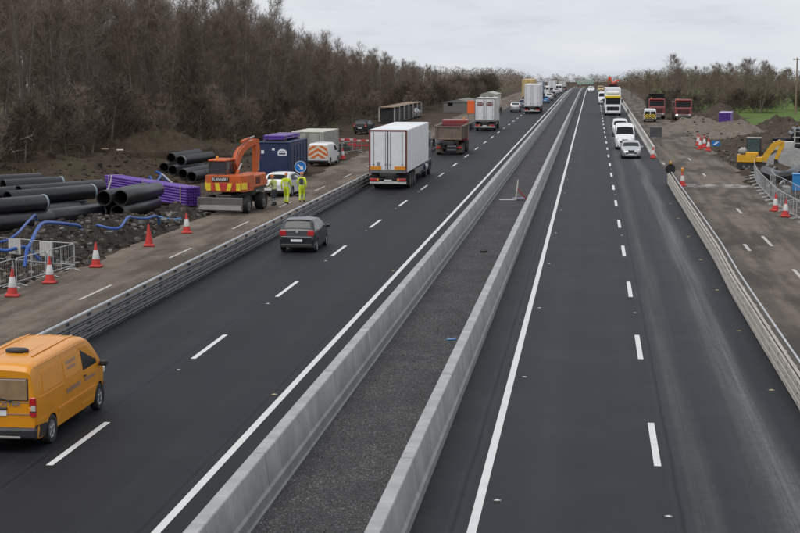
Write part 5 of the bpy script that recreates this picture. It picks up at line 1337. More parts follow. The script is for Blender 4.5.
# --- people
def person(label, x, y, rz, pose, top=M_HIV, low=M_HIV, hat=M_HAT, backpanel=False, h=1.80, bands=True):
    k = h/1.80; J = dict(
        pel=(0, 0, .96), sp=(0, .01, 1.14), ch=(0, .0, 1.36), nk=(0, .01, 1.53), hd=(0, .02, 1.62),
        shL=(-.20, 0, 1.44), elL=(-.27, -.02, 1.16), wrL=(-.27, .06, .92), shR=(.20, 0, 1.44), elR=(.27, -.02, 1.16), wrR=(.27, .06, .92),
        hiL=(-.10, 0, .92), knL=(-.11, .02, .51), anL=(-.11, -.02, .09), toL=(-.13, .15, .04), hiR=(.10, 0, .92), knR=(.11, .02, .51), anR=(.11, -.02, .09), toR=(.13, .15, .04))
    J.update(pose)
    order = list(J); ed = [('pel', 'sp'), ('sp', 'ch'), ('ch', 'nk'), ('nk', 'hd')]
    for s_ in 'LR': ed += [('ch', 'sh'+s_), ('sh'+s_, 'el'+s_), ('el'+s_, 'wr'+s_), ('pel', 'hi'+s_), ('hi'+s_, 'kn'+s_), ('kn'+s_, 'an'+s_), ('an'+s_, 'to'+s_)]
    rad = dict(pel=(.155, .125), sp=(.15, .125), ch=(.175, .13), nk=(.062, .062), hd=(.06, .06), sh=(.088, .088), el=(.062, .062), wr=(.042, .042), hi=(.115, .12), kn=(.082, .085), an=(.066, .07), to=(.052, .042))
    me = bpy.data.meshes.new('body'); me.from_pydata([J[n] for n in order], [(order.index(a), order.index(c)) for a, c in ed], [])
    o = bpy.data.objects.new('tmp_body', me); COL.objects.link(o)
    o.modifiers.new('skin', 'SKIN'); sv = me.skin_vertices[0].data
    for i, n in enumerate(order):
        q = n if n in rad else n[:2]; sv[i].radius = rad[q]; sv[i].use_root = (n == 'pel')
    ss = o.modifiers.new('sub', 'SUBSURF'); ss.levels = 3; ss.render_levels = 3
    dg = bpy.context.evaluated_depsgraph_get(); dg.update()
    bm_me = bpy.data.meshes.new_from_object(o.evaluated_get(dg)); bpy.data.objects.remove(o)
    b = MB(); verts = [v.co.copy() for v in bm_me.vertices]; fm = []
    ix = [b.mi(m) for m in (top, low, M_BAND, M_BOOT, M_SKIN)]
    wr = [Vector(J['wrL']), Vector(J['wrR'])]
    b.v = [tuple(v) for v in verts]
    for p in bm_me.polygons:
        c = p.center; z = c.z; i = 0
        arm = abs(c.x) > .205 and z > .82
        if z > 1.545 and abs(c.x) < .12: i = 4
        elif min((c-q).length for q in wr) < .055: i = 4
        elif z < .13: i = 3
        elif z < .99 and not arm: i = 1
        if bands and i in (0, 1) and (1.06 < z < 1.12 and not arm or 1.24 < z < 1.30 and not arm or .27 < z < .32 or .38 < z < .43): i = 2
        b.f.append(list(p.vertices)); b.m.append(ix[i])
    # hands: palm, four fingers of unequal length and a thumb from its side, growing out of the wrist
    for s_, q in (('L', wr[0]), ('R', wr[1])):
        d = (q-Vector(J['el'+s_])).normalized(); sd_ = d.cross(Vector((0, 1, 0))).normalized() if abs(d.y) < .9 else Vector((1, 0, 0)); fw = sd_.cross(d).normalized()
        b.tube([q-d*.02, q+d*.04, q+d*.085], [.032, .04, .036], M_SKIN, 8)
        for j, ln in enumerate((.075, .088, .082, .062)):
            a = q+d*.08+fw*(.027-.018*j); b.tube([a, a+d*ln*.5+sd_*.006, a+d*ln*.85+sd_*.028], [.0095, .009, .0075], M_SKIN, 6)
        b.tube([q+d*.03+fw*.035, q+d*.06+fw*.058, q+d*.09+fw*.062+sd_*.015], [.011, .010, .008], M_SKIN, 6)
    # head, with nose and ears, continuous with the neck
    hd = Vector(J['hd'])+Vector((0, .01, .06)); st = len(b.v)
    b.lathe([(0, -.125), (.05, -.118), (.068, -.08), (.076, -.02), (.078, .03), (.068, .085), (.04, .118), (0, .125)], M_SKIN, 16)
    b.box((0, .085, -.02), (.026, .03, .045), M_SKIN, .009)
    for sg in (1, -1): b.box((sg*.077, -.01, -.015), (.018, .035, .055), M_SKIN, .008); b.lathe([(.011, 0), (.008, .004), (0, .006)], M_BOOT, 8, Matrix.Translation((sg*.030, .074, .012)) @ Matrix.Rotation(R(-90), 4, 'X'))
    b.box((0, .077, -.062), (.045, .008, .010), M_REDPL, .003)
    b.xf(st, Matrix.Translation(hd) @ Matrix.Rotation(pose.get('turn', 0) if isinstance(pose.get('turn', 0), float) else 0., 4, 'Z') @ Matrix.Diagonal((1, 1.2, 1, 1)))
    p = at(x, y); t = thing('person', label, 'person', (p[0], p[1], prof(y)), rz); t.scale = (k, k, k)
    b.build('body', t, ang=60)
    c = MB(); c.lathe([(.118, 0), (.118, .012), (.096, .02), (.094, .07), (.07, .115), (.03, .135), (0, .138)], hat, 18, Matrix.Translation(hd+Vector((0, .0, .055))) @ Matrix.Diagonal((1, 1.18, 1, 1)))
    c.box((hd.x, hd.y+.145, hd.z+.06), (.13, .07, .012), hat, .005); c.build('hard_hat', t)
    if backpanel:
        c = MB(); c.box((0, -.135, 1.30), (.24, .06, .36), M_TROU, .02); c.build('back_panel', t)
    return t
walkA = dict(hiL=(-.10, 0, .92), knL=(-.11, .14, .52), anL=(-.10, .12, .09), toL=(-.11, .29, .05), knR=(.11, -.02, .51), anR=(.11, -.18, .10), toR=(.12, -.03, .04), elL=(-.27, -.10, 1.18), wrL=(-.26, -.04, .94), elR=(.27, .06, 1.17), wrR=(.24, .24, 1.02))
walkB = dict(knL=(-.10, .0, .51), anL=(-.10, -.14, .10), toL=(-.11, .01, .04), knR=(.11, .12, .52), anR=(.10, .10, .09), toR=(.11, .27, .05), elR=(.28, -.10, 1.18), wrR=(.27, -.06, .93), elL=(-.28, .05, 1.18), wrL=(-.25, .2, 1.02))
lean = dict(ch=(0, .05, 1.35), nk=(0, .10, 1.51), hd=(0, .14, 1.60), shL=(-.20, .05, 1.43), shR=(.20, .05, 1.43), elL=(-.26, .16, 1.20), wrL=(-.20, .38, 1.12), elR=(.26, .16, 1.20), wrR=(.18, .38, 1.10), knR=(.12, .08, .51))
person('worker in yellow hi-vis jacket and dark trousers leaning beside the orange digger', -18.62, 90.2, R(62), lean, M_HIV2, M_TROU, h=1.82)
person('worker in full yellow hi-vis walking away behind the white car, middle of the three', -18.15, 91.5, R(-6), walkA, h=1.83)
person('worker in full yellow hi-vis with a dark back panel, beside the blue arrow sign', -17.45, 92.8, R(-2), walkB, backpanel=True, h=1.78)

# --- blue arrow sign
def disc_sign(label, x, y, zc, r, rz=0.):
    t = thing('arrow_sign', label, 'road sign', at(x, y), rz); M = Matrix.Translation((0, -.03, zc)) @ Matrix.Rotation(R(90), 4, 'X')
    b = MB(); b.lathe([(r, -.01), (r, .01), (0, .011)], M_SIGNB, 32, M); fc = b.build('face', t)
    b = MB(); b.lathe([(r*.96, .0), (r, .013), (r, .016), (r*.93, .016), (r*.92, .01)], M_SIGNW, 32, M); b.f = [f for f in b.f if len(f) == 4]; b.m = b.m[:len(b.f)]; b.build('rim', fc)
    pts = [(-.62, .10), (.12, .10), (.12, .42), (.66, 0), (.12, -.42), (.12, -.10), (-.62, -.10)]
    b = MB(); a = R(-42); b.prism([((px*math.cos(a)-py*math.sin(a))*r, zc+(px*math.sin(a)+py*math.cos(a))*r) for px, py in pts], 'y', -.048, -.042, M_SIGNW); b.build('arrow', fc)
    b = MB(); b.tube([(0, 0, .05), (0, 0, zc+r*.8)], .03, M_GALV, 8); b.build('post', t)
    b = MB(); b.box((0, 0, .06), (.6, .5, .12), M_BLK, .03); b.build('base', t)
    return t
disc_sign('round blue sign with a white arrow pointing down to the right, behind the workers', -18.35, 97.2, 1.85, .38)

# --- red and mesh barriers beyond the chevron van
def plastic_barrier(label, x, y, rz, group):
    t = thing('plastic_barrier', label, 'barrier', at(x, y), rz, group)
    b = MB(); b.box((0, 0, .92), (1.9, .05, .20), M_REDPL, .02); b.build('top_rail', t)
    b = MB(); b.box((-.4, -.028, .92), (.34, .01, .16), M_CONEW, .003); b.build('reflective_strip', t)
    b = MB(); b.box((.45, -.028, .92), (.34, .01, .16), M_CONEW, .003); b.build('reflective_strip', t)
    b = MB(); b.box((0, 0, .45), (1.9, .05, .14), M_REDPL, .02); b.build('lower_rail', t)
    for q in (-.9, -.3, .3, .9): b = MB(); b.box((q, 0, .52), (.07, .06, .92), M_REDPL, .015); b.build('upright', t)
    for q in (-.75, .75): b = MB(); b.box((q, 0, .05), (.18, .7, .10), M_BLK, .02); b.build('foot', t)
GR = 'red plastic barriers beyond the chevron van'
plastic_barrier('red plastic barrier close to the rear corner of the white articulated lorry', -21.9, 148.5, R(15), GR)
plastic_barrier('red plastic barrier left of its twin, beside the mesh fence panel', -23.8, 150.5, R(10), GR)
plastic_barrier('red plastic barrier partly behind the white chevron van', -25.4, 143.5, R(0), GR)
for a, c, lab in (((-25.2, 141.5), (-23.0, 142.3), 'galvanised crowd barrier beyond the far cone, nearer of the pair'), ((-22.9, 142.4), (-21.6, 145.8), 'galvanised crowd barrier beyond the far cone, running away to the red barrier')):
    crowd_barrier(lab, a, c, 'crowd barriers beyond the far cone')
b = MB(); b.box((0, 0, .35), (2.2, .9, .6), M_CHAS, .12); b.box((.2, 0, .75), (1.2, .7, .3), M_PIPE, .1)
tag(b.build('generator', None, at(-23.6, 144.4), R(40)), 'dark low machine cover inside the crowd barriers beyond the far cone', 'machine')
# rusty frame / trailer near the trees
t = thing('open_rack', 'long rusty open rack standing near the woodland behind the white lorry', 'rack', at(-28.4, 215), R(-1))
b = MB(); b.box((0, 15, 2.2), (2.1, 30, .12), M_WOOD, .03); b.build('deck', t)
for k in range(7):
    for sg in (1, -1): b = MB(); b.box((sg*1.08, .3+k*4.9, 1.1), (.16, .16, 2.1), M_BLOCK, .02); b.build('post', t)
b = MB(); b.box((0, 15, .12), (2.3, 30, .2), M_CHAS, .03); b.build('base', t)
b = MB(); b.box((0, 15, 1.1), (1.7, 29.4, 1.7), M_CHAS, .05); b.build('dark_stack', t)
# orange board and pale site sheds near the box lorry
t = thing('orange_board', 'tall orange board standing left of the white box lorry', 'board', at(-18.2, 236), 0)
b = MB(); b.box((0, 0, 1.7), (1.25, .12, 1.9), M_OBOARD, .02); b.build('panel', t)
for q in (-.5, .5): b = MB(); b.box((q, .08, .9), (.1, .1, 1.8), M_STEEL, .01); b.build('post', t)
def shed(label, x, y, wd, ln, h, m, rm):
    t = thing('site_shed', label, 'shed', at(x, y), R(-3)); b = MB(); b.box((0, ln/2, h/2), (wd, ln, h), m, .03); b.build('walls', t)
    b = MB(); b.prism([(-wd/2-.1, h), (0, h+.45), (wd/2+.1, h), (wd/2+.1, h-.06), (-wd/2-.1, h-.06)], 'y', -.1, ln+.1, rm); b.build('roof', t, ang=20)
    b = MB(); b.box((wd*.2, -.015, 1.0), (.9, .03, 2.0), M_STEEL, .01); b.build('door', t)
    b = MB(); b.box((-wd*.25, -.015, 1.5), (.8, .03, .8), M_GLASS, .01); b.build('window', t)
shed('low grey site shed left of the orange board', -22.6, 262, 4.8, 14, 1.75, M_STEEL, M_TARPD)
shed('pale site shed behind the white box lorry', -20.0, 300, 3.0, 9, 2.3, M_CONTR, M_CONTG)

# ================================================================== ROADWORKS, RIGHT SIDE AND MEDIAN
heap('gravel_heap', 'broad grey gravel heap in front of the red tippers', 13.2, 199, 5.2, 8.5, 1.6, M_HEAPG, 21)
heap('gravel_heap', 'front grey gravel heap behind the clustered cones', 16.0, 181.5, 5.2, 6.5, 1.55, M_HEAPG, 25)
heap('gravel_heap', 'dark gravel heap farthest back, behind the bright red tipper', 17.8, 226, 4.2, 8, 2.5, M_HEAPB, 29)
heap('soil_heap', 'brown soil heap at the edge of the green field', 22.2, 190, 4.6, 10, 1.7, M_HEAPB, 31, rough=.4)
heap('soil_heap', 'low churned soil ridge beside the small yellow digger', 14.3, 124.6, 2.6, 3.0, .45, M_HEAPB, 35, rough=.5)
heap('stone_heap', 'smooth pale grey stone heap behind the small yellow digger', 16.6, 132.5, 3.4, 5.2, 1.35, M_HEAPS, 37, rough=.08)
heap('soil_heap', 'low brown soil ridge along the haul road behind the clustered cones', 17.5, 166, 4.5, 9, .9, M_HEAPB, 41, rough=.45)
stones('haul_stones', '', on_heaps(1800, 14, 11, 26, 84, 215), [M_HEAPB, M_HEAPG, M_HEAPS, M_HEAPD], .03, .22, 15)
# purple bundle standing on the heap
t = thing('duct_bundle', 'short purple duct bundle standing end on upon the gravel heaps', 'duct bundle', at(17.6, 213.5, .25), R(-8), 'purple duct bundles')
me = None
for i in range(7):
    for j in range(8):
        if me is None: b = MB(); b.lathe([(.075, 0), (.095, .004), (.095, 5.9), (.075, 5.9)], M_PURP, 10, Matrix.Rotation(R(-90), 4, 'X')); me = b.mesh('duct')
        put('duct', me, t, (-.7+.2*j, 0, .1+.2*i))
b = MB(); b.box((0, 3, 1.43), (1.66, 5.8, .03), M_PURPL, .01); b.build('wrap', t)
b = MB(); b.box((-.83, 3, .7), (.03, 5.8, 1.4), M_PURPL, .01); b.build('wrap', t)
GC = 'cones clustered by the gravel heap'
cone('front cone of the cluster by the gravel heap', 11.05, 151.8, 'band', GC, s=1.2)
cone('left cone of the cluster by the gravel heap', 10.45, 154.5, 'band', GC, s=1.2)
cone('back cone of the cluster by the gravel heap', 11.1, 158.0, 'band', GC, s=1.2)
cone('raised cone standing behind the cluster by the gravel heap', 10.75, 161.5, 'band', GC, s=1.2)
t = thing('small_sign', 'small blue and white sign board leaning beside the clustered cones', 'road sign', at(11.9, 153.5), R(8))
b = MB(); b.box((0, 0, .62), (.75, .04, .5), M_SIGNB, .01); b.build('board', t)
b = MB(); b.prism([(-.3, .5), (-.05, .5), (.3, .78), (.05, .78)], 'y', -.03, -.022, M_SIGNW); b.build('stripe', t)
for q in (-.28, .28): b = MB(); b.tube([(q, .02, .45), (q, .3, .0)], .02, M_GALV, 6); b.build('prop', t)

# end of the cream barrier: round black sign seen from behind, lamp cone
t = thing('round_sign', 'round black backed sign at the end of the cream steel barrier', 'road sign', (5.52, 111.4, 0), R(10))
b = MB(); M = Matrix.Translation((0, 0, .95)) @ Matrix.Rotation(R(90), 4, 'X'); b.lathe([(.34, -.02), (.36, 0), (.34, .02)], M_SIGNBK, 32, M); b.build('disc', t)
b = MB(); b.tube([(0, .06, 0), (0, .06, 1.1)], .035, M_GALV, 8); b.build('post', t)
b = MB(); b.box((0, .05, .05), (.5, .45, .10), M_BLK, .03); b.build('base', t)
b = MB(); b.lathe([(.06, 1.30), (.09, 1.33), (.09, 1.46), (.04, 1.5), (0, 1.5)], M_AMB, 12); b.build('lamp', t)
cone('red and white cone with an orange lamp beside the round black sign', 6.2, 108.4, 'band', 'traffic cones', lamp=True)
cone('red and white cone in the gap at the end of the pale concrete barrier', 5.35, 139.6, 'band')
t = thing('sign_stand', 'dark square sign seen from behind beside the pale concrete barrier', 'road sign', (6.45, 161, 0), R(4))
b = MB(); b.box((0, 0, 1.35), (1.25, .05, 1.0), M_RAIL, .01); b.build('board', t)
for q in (-.5, .5): b = MB(); b.box((q, .05, .75), (.07, .06, 1.5), M_STEEL, .01); b.build('leg', t)
for q in (-.5, .5): b = MB(); b.box((q, .05, .05), (.12, .9, .10), M_BLK, .02); b.build('foot', t)

# small yellow digger (faces right)
def mini_digger(label, x, y, rz):
    t = thing('mini_excavator', label, 'excavator', at(x, y), rz)
    for sg in (1, -1):
        b = MB(); pr_ = [(-.95+.24*math.cos(a), .24+.24*math.sin(a)) for a in [R(90+v) for v in range(0, 181, 30)]]+[(.95+.24*math.cos(a), .24+.24*math.sin(a)) for a in [R(-90+v) for v in range(0, 181, 30)]]
        b.prism(pr_, 'x', sg*.72-.17, sg*.72+.17, M_BLK); tr = b.build('track', t, ang=25)
        b = MB()
        for k in range(4): b.lathe([(.12, -.18), (.12, .18)], M_STEEL, 10, Matrix.Translation((sg*.72, -.6+.4*k, .18)) @ Matrix.Rotation(R(90), 4, 'Y'))
        b.build('roller', tr, kind='stuff')
    b = MB(); b.box((0, 0, .42), (1.1, 1.2, .2), M_STEEL, .04); b.build('undercarriage', t)
    b = MB(); b.box((0, 1.35, .30), (1.75, .10, .42), M_STEEL, .03); b.box((.4, 1.0, .28), (.1, .7, .12), M_STEEL, .02); b.box((-.4, 1.0, .28), (.1, .7, .12), M_STEEL, .02); b.build('dozer_blade', t)
    b = MB(); b.prism([(-.85, .3), (-.85, -.65), (-.55, -1.15), (.55, -1.15), (.85, -.65), (.85, .3)], 'z', .55, 1.12, M_PLANTY); b.box((0, .45, .76), (1.6, .8, .40), M_PLANTY, .05); b.box((.62, .0, 1.2), (.3, 1.0, .3), M_PLANTY, .06); b.build('counterweight', t, ang=20)
    b = MB(); b.box((.1, -.74, 1.40), (1.3, .7, .52), M_TARP, .18); b.build('engine_cover', t)
    b = MB()
    for (px, py) in ((-.62, -.42), (.38, -.42), (-.62, .62), (.38, .62)): b.box((px, py, 1.68), (.07, .07, 1.5), M_CHAS, .015)
    b.box((-.12, .1, 2.45), (1.1, 1.2, .08), M_TARP, .03); cb = b.build('cab', t)
    for (c_, s_) in (((-.12, -.43, 1.95), (.92, .02, .9)), ((-.12, .63, 1.75), (.92, .02, 1.3)), ((-.64, .1, 1.75), (.02, .95, 1.3)), ((.40, .1, 1.85), (.02, .95, 1.1))): b = MB(); b.box(c_, s_, M_TEAL, .004); b.build('pane', cb)
    b = MB(); b.prism([(.62, .70), (.9, 1.2), (1.48, 2.05), (2.12, 2.36), (2.34, 2.14), (1.80, 1.70), (1.34, 1.05), (1.12, .58)], 'x', .40, .74, M_PLANTY); b.build('boom', t, ang=25)
    b = MB(); b.prism([(2.00, 2.28), (2.46, 2.22), (2.48, 1.9), (1.98, .72), (1.72, .75), (2.06, 1.85)], 'x', .42, .70, M_PLANTY); b.build('stick', t, ang=25)
    b = MB(); b.prism([(1.72, .82), (1.98, .78), (2.12, .45), (1.95, .12), (1.55, .10), (1.45, .28), (1.72, .38)], 'x', .25, .85, M_CHAS); b.build('bucket', t, ang=25)
    for (p, q) in (((.95, .75), (1.42, 1.5)), ((1.45, 1.98), (2.15, 2.38)), ((2.45, 1.95), (2.05, .85))):
        b = MB(); m_ = ((p[0]+q[0])/2, (p[1]+q[1])/2); b.tube([(.55, p[0], p[1]), (.55, m_[0], m_[1])], .055, M_CHAS, 8); b.tube([(.55, m_[0], m_[1]), (.55, q[0], q[1])], .028, M_GALV, 8); b.build('hydraulic_ram', t)
    return t
mini_digger('small yellow tracked digger with a dark cab, arm bent down to the right', 12.75, 127.2, R(-98))

# pump tank, fencing and stores at the right edge
t = thing('water_tank', 'bright blue box tank with a white label at the right picture edge', 'tank', at(13.25, 100.6), R(-6))
b = MB(); b.box((0, .5, .85), (1.25, 1.0, 1.05), M_SKYB, .06); b.build('body', t)
b = MB(); b.box((.28, -.006, .92), (.42, .014, .5), M_SIGNW, .002); b.build('notice', t)
b = MB(); b.box((0, .5, 1.40), (1.3, 1.05, .06), M_SKYB, .02); b.build('lid', t)
for qx in (-.5, .5):
    for qy in (.1, .9): b = MB(); b.box((qx, qy, .17), (.1, .1, .34), M_STEEL, .01); b.build('leg', t)
t = thing('pump', 'pale grey pump with pipe stubs beside the blue tank', 'pump', at(12.1, 99.6), R(10))
b = MB(); b.box((0, 0, .5), (.5, .6, .5), M_TARP, .08); b.build('body', t)
b = MB(); b.tube([(-.2, -.2, .5), (-.45, -.35, .9), (-.3, -.5, 1.1)], .09, M_GALV, 8); b.build('pipe_stub', t)
b = MB(); b.box((0, 0, .14), (.6, .7, .28), M_STEEL, .03); b.build('base', t)
GF = 'crowd barriers curving round the blue tank'
fp = [(12.35, 121.5), (11.75, 115.5), (11.35, 109.5), (11.15, 104.5), (11.0, 99.6), (10.85, 94.8), (10.85, 90.2), (11.05, 86.0), (11.4, 82.0)]
seq = ('first', 'second', 'third', 'fourth', 'fifth', 'sixth', 'seventh', 'eighth', 'ninth', 'tenth', 'eleventh', 'twelfth', 'thirteenth', 'fourteenth', 'fifteenth', 'sixteenth')
pts = []
for i in range(len(fp)-1):
    for k in range(2): pts.append((fp[i][0]+(fp[i+1][0]-fp[i][0])*k/2, fp[i][1]+(fp[i+1][1]-fp[i][1])*k/2))
pts.append(fp[-1])
for i in range(len(pts)-1):
    crowd_barrier('%s crowd barrier from the small yellow digger in the outer run along the haul road' % seq[i], pts[i], pts[i+1], GF)
ip = [(13.0, 113.5), (12.2, 109.0), (12.0, 104.6), (12.3, 96.5), (12.3, 92.0), (12.9, 88.2)]
for i in range(len(ip)-1):
    crowd_barrier('%s crowd barrier from the small yellow digger in the inner run before the blue tank' % seq[i], ip[i], ip[i+1], 'inner crowd barriers before the blue tank')
cone('red and white cone at the outer crowd barriers, farther of the two', 10.45, 90.6, 'band')
cone('red and white cone at the outer crowd barriers, nearer of the two', 10.62, 87.3, 'band')
hose('fat black duct curving round the pit beside the small yellow digger', [(12.9, 119, .35), (13.3, 112.5, .4), (14.1, 113.2, .55), (15.0, 116.5, .62), (16.2, 118.2, .65), (18.5, 118.3, .65), (21, 117.5, .65)], .40, M_PIPE, 'black_duct', None)
hose('pale grey tube lying along the front of the crowd barriers', [(12.5, 121, .1), (12.0, 117.5, .1), (11.9, 113.8, .1)], .10, M_GALV, 'steel_tube', None)
for i, (x, y, rz, lab) in enumerate(((16.3, 136.8, 5, 'pale concrete block on the stone heap, left of the pair'), (18.6, 136.4, -4, 'pale concrete block on the stone heap, right of the pair'), (19.6, 131.5, 3, 'pale concrete block at the right edge before the stone heap'))):
    t = thing('concrete_block', lab, 'concrete block', at(x, y, 1.0 if i < 2 else .6), R(rz), 'pale concrete blocks'); b = MB(); b.box((0, 0, .3), (1.7, .8, .75), M_BLOCK, .05); b.build('block_body', t)
    b = MB(); b.tube([(-.2, 0, .66), (-.12, 0, .80), (.12, 0, .80), (.2, 0, .66)], .02, M_STEEL, 6); b.build('lifting_loop', t)
t = thing('pipe_rack', 'dark pipe store with pale upright posts before the green field', 'rack', at(21.2, 158), R(-4))
for k in range(4): b = MB(); b.box((-1.3+k*.85, -.05, .95), (.14, .14, 1.9), M_BLOCK, .02); b.build('post', t)
for k in range(3): b = MB(); b.box((0, -.1, .35+.6*k), (3.0, .10, .10), M_BLOCK, .02); b.build('cross_bar', t)
for i in range(4):
    for j in range(5): b = MB(); b.tube([(-1.4+.6*j+.3*(i % 2), .1, .3+.42*i), (-1.4+.6*j+.3*(i % 2), 6, .3+.42*i)], .24, M_PIPE, 12); b.build('stored_pipe', t)
t = thing('roll_stack', 'dark stacked pipes lying left of the pale posted rack', 'pipes', at(17.7, 158.5), R(-80))
for i in range(3):
    for j in range(3-i): b = MB(); b.tube([(.4*j+.2*i, 0, .2+.35*i), (.4*j+.2*i, 4.6, .2+.35*i)], .19, M_PIPE, 12); b.build('stored_pipe', t)
t = thing('warning_sign', 'small red and white sign at the right edge behind the blue tank', 'road sign', at(18.5, 124.8), 0)
b = MB(); b.lathe([(.42, -.01), (.42, .01), (0, .011)], M_REDPL, 28, Matrix.Translation((0, 0, 1.25)) @ Matrix.Rotation(R(90), 4, 'X')); fc = b.build('face', t)
b = MB(); b.lathe([(.29, .014), (.28, .018), (0, .018)], M_SIGNW, 28, Matrix.Translation((0, 0, 1.25)) @ Matrix.Rotation(R(90), 4, 'X')); b.build('centre', fc)
b = MB(); b.box((0, .05, .6), (.08, .08, 1.2), M_GALV, .01); b.build('post', t)
b = MB(); b.box((0, .0, .06), (.6, .5, .12), M_BLK, .03); b.build('base', t)

# fallen sign stand and scraps in the median
t = thing('sign_tripod', 'fallen sign tripod with pinkish legs standing on the median gravel', 'sign stand', (-4.5, 95.9, 0), R(20))
for (a, c, m) in (((0, 0, 1.25), (-.22, -.25, 0), M_BLOCK), ((0, 0, 1.25), (.05, .35, 0), M_BLOCK), ((-.10, -.1, .75), (.55, -.1, .02), M_REDPL), ((-.16, -.18, .4), (.4, .2, .05), M_BLOCK)):
    b = MB(); b.tube([a, c], .035, m, 6); b.build('leg', t)
b = MB(); b.box((.05, 0, .12), (.7, .3, .06), M_PURPL, .02); b.build('cross_plate', t)
b = MB(); b.box((0, 0, .03), (.95, .22, .06), M_CONEW, .01); tag(b.build('white_plank', None, (-5.15, 95.7, 0), R(4)), 'white plank lying on the median gravel beside the fallen tripod', 'plank')
b = MB(); b.lathe([(.16, 0), (.19, .06), (.12, .14), (.03, .17), (0, .17)], M_BLK, 10); tag(b.build('rubbish_bag', None, (-4.75, 69.3, -.01)), 'small black rubbish bag on the median gravel', 'bag')
b = MB(); b.box((0, 0, .02), (.28, .12, .03), M_SKYB, .008); tag(b.build('plastic_scrap', None, (-4.2, 46.9, -.01), .5), 'small blue plastic scrap on the median gravel', 'litter')

# beyond the crest: crane lorry, sign
ct = tipper('dark red lorry carrying a raised orange crane, far behind the oncoming lorry', 4.9, 395, -1, M_MAROON, M_MAROON, bed=2.7, name='crane_lorry')
for pts_, rr in (([(0, 5.4, 1.2), (0, 5.4, 3.2)], .28), ([(0, 5.4, 3.1), (.8, 5.0, 4.7)], .22), ([(.8, 5.0, 4.7), (1.2, 4.6, 3.5)], .18), ([(0, 5.2, 3.1), (-1.2, 4.6, 3.8)], .2), ([(-1.2, 4.6, 3.8), (-1.7, 4.2, 3.7)], .16)):
    b = MB(); b.tube(pts_, rr, M_CONEO, 8); b.build('crane_arm', ct)
t = thing('direction_sign', 'pale green direction sign standing beyond the crest of the road', 'road sign', (-3.0, 610, prof(610)), 0)
b = MB(); b.box((0, 0, 2.6), (6.2, .12, 1.7), M_GREENS, .03); b.build('panel', t)
b = MB(); b.box((0, -.07, 2.9), (4.6, .02, .5), M_BLOCK, 0); b.build('lettering_band', t)
for q in (-2, 2): b = MB(); b.box((q, .1, 1.2), (.2, .2, 2.6), M_GALV, .02); b.build('post', t)

# ================================================================== TREES
def ribbon_tri(vs, fs, p, q, w):
    d = q-p; a = d.cross(Vector((rnd.uniform(-1, 1), rnd.uniform(-1, 1), rnd.uniform(-1, 1))))
    if a.length < 1e-5: return
    a = a.normalized()*w*.5; i = len(vs); vs += [p-a, p+a, q]; fs.append((i, i+1, i+2))
def tree_proto(seed, H=12., nb=34, ns=9, nt_=7, spread=.26, h0=.14, elev=(38, 62), stems=1, tw=.022, twl=(.45, .95), twig=None, top_round=.8, r0=None):
    global rnd
    keep = rnd; rnd = random.Random(seed); twig = twig or M_TWIG
    tb, cb = MB(), MB(); vs, fs = [], []
    for s_ in range(stems):
        la = rnd.random()*6.28; lx = 0 if stems == 1 else rnd.uniform(.06, .16)
        hh = H*(1 if s_ == 0 else rnd.uniform(.72, .97)); P = []
        n = 9; ox = oy = 0
        for k in range(n+1):
            f = k/n; ox += rnd.gauss(0, .05)*hh/12; oy += rnd.gauss(0, .05)*hh/12
            P.append(Vector((math.cos(la)*lx*hh*f+ox, math.sin(la)*lx*hh*f+oy, hh*f)))
        rr = (r0 or .011*H)*(.8 if stems > 1 else 1)
        tb.tube(P, [rr*(1-.93*k/n) for k in range(n+1)], M_TRUNK, 6)
        def at_(f):
            k = min(n-1, int(f*n)); g_ = f*n-k; return P[k].lerp(P[k+1], g_)
        for j in range(nb//stems):
            f = h0+(1-h0)*((j+rnd.random())/(nb/stems))**.9; f = min(f, .985); p = at_(f)
            az = j*2.39996+rnd.uniform(-.4, .4); el = R(rnd.uniform(*elev))
            g0 = (f-h0)/(1-h0); shape = (1-g0**2)*top_round+(1-top_round)*(1-f)+.10 if top_round < 2 else .62+.38*math.sin(math.pi*min(1, g0*1.05))-.34*max(0, g0-.7)/.3
            ln = H*spread*shape*rnd.uniform(.65, 1.2)
            d = Vector((math.cos(az)*math.cos(el), math.sin(az)*math.cos(el), math.sin(el)))
            q1 = p+d*ln*.5; d2 = (d+Vector((rnd.gauss(0, .12), rnd.gauss(0, .12), .35))).normalized(); q2 = q1+d2*ln*.5
            br = max(.008, rr*(1-f)*.42)
            cb.tube([p, q1, q2], [br, br*.6, .004], M_TRUNK if br > .03 else twig, 3, False)
            for u in range(ns):
                g_ = .18+.82*(u+rnd.random())/ns; b0 = p.lerp(q1, g_*2) if g_ < .5 else q1.lerp(q2, g_*2-1)
                dd = (d2*.7+Vector((rnd.gauss(0, .6), rnd.gauss(0, .6), rnd.gauss(.25, .45)))).normalized(); l2 = ln*rnd.uniform(.22, .42)*(1.15-g_*.5)+.2
                b1 = b0+dd*l2; ribbon_tri(vs, fs, b0, b1, tw*1.5)
                for v_ in range(nt_):
                    e0 = b0.lerp(b1, .15+.85*rnd.random()); td = (dd*.8+Vector((rnd.gauss(0, .55), rnd.gauss(0, .55), rnd.gauss(.3, .5)))).normalized()
                    ribbon_tri(vs, fs, e0, e0+td*rnd.uniform(*twl), tw)
    cb.add(vs, fs, twig)
    r_ = tb.mesh('trunk'), cb.mesh('crown', None); rnd = keep
    return r_
def plant(proto, name, label, cat, loc, s, rz, group, sz=None):
    t = bpy.data.objects.new(name, None); COL.objects.link(t); t.location = loc; t.rotation_euler = (rnd.gauss(0, .02), rnd.gauss(0, .02), rz); t.scale = (s, s, sz or s)
    tag(t, label, cat, group); put('trunk' if cat == 'tree' else 'stem', proto[0], t); put('crown' if cat == 'tree' else 'branches', proto[1], t)
    return t
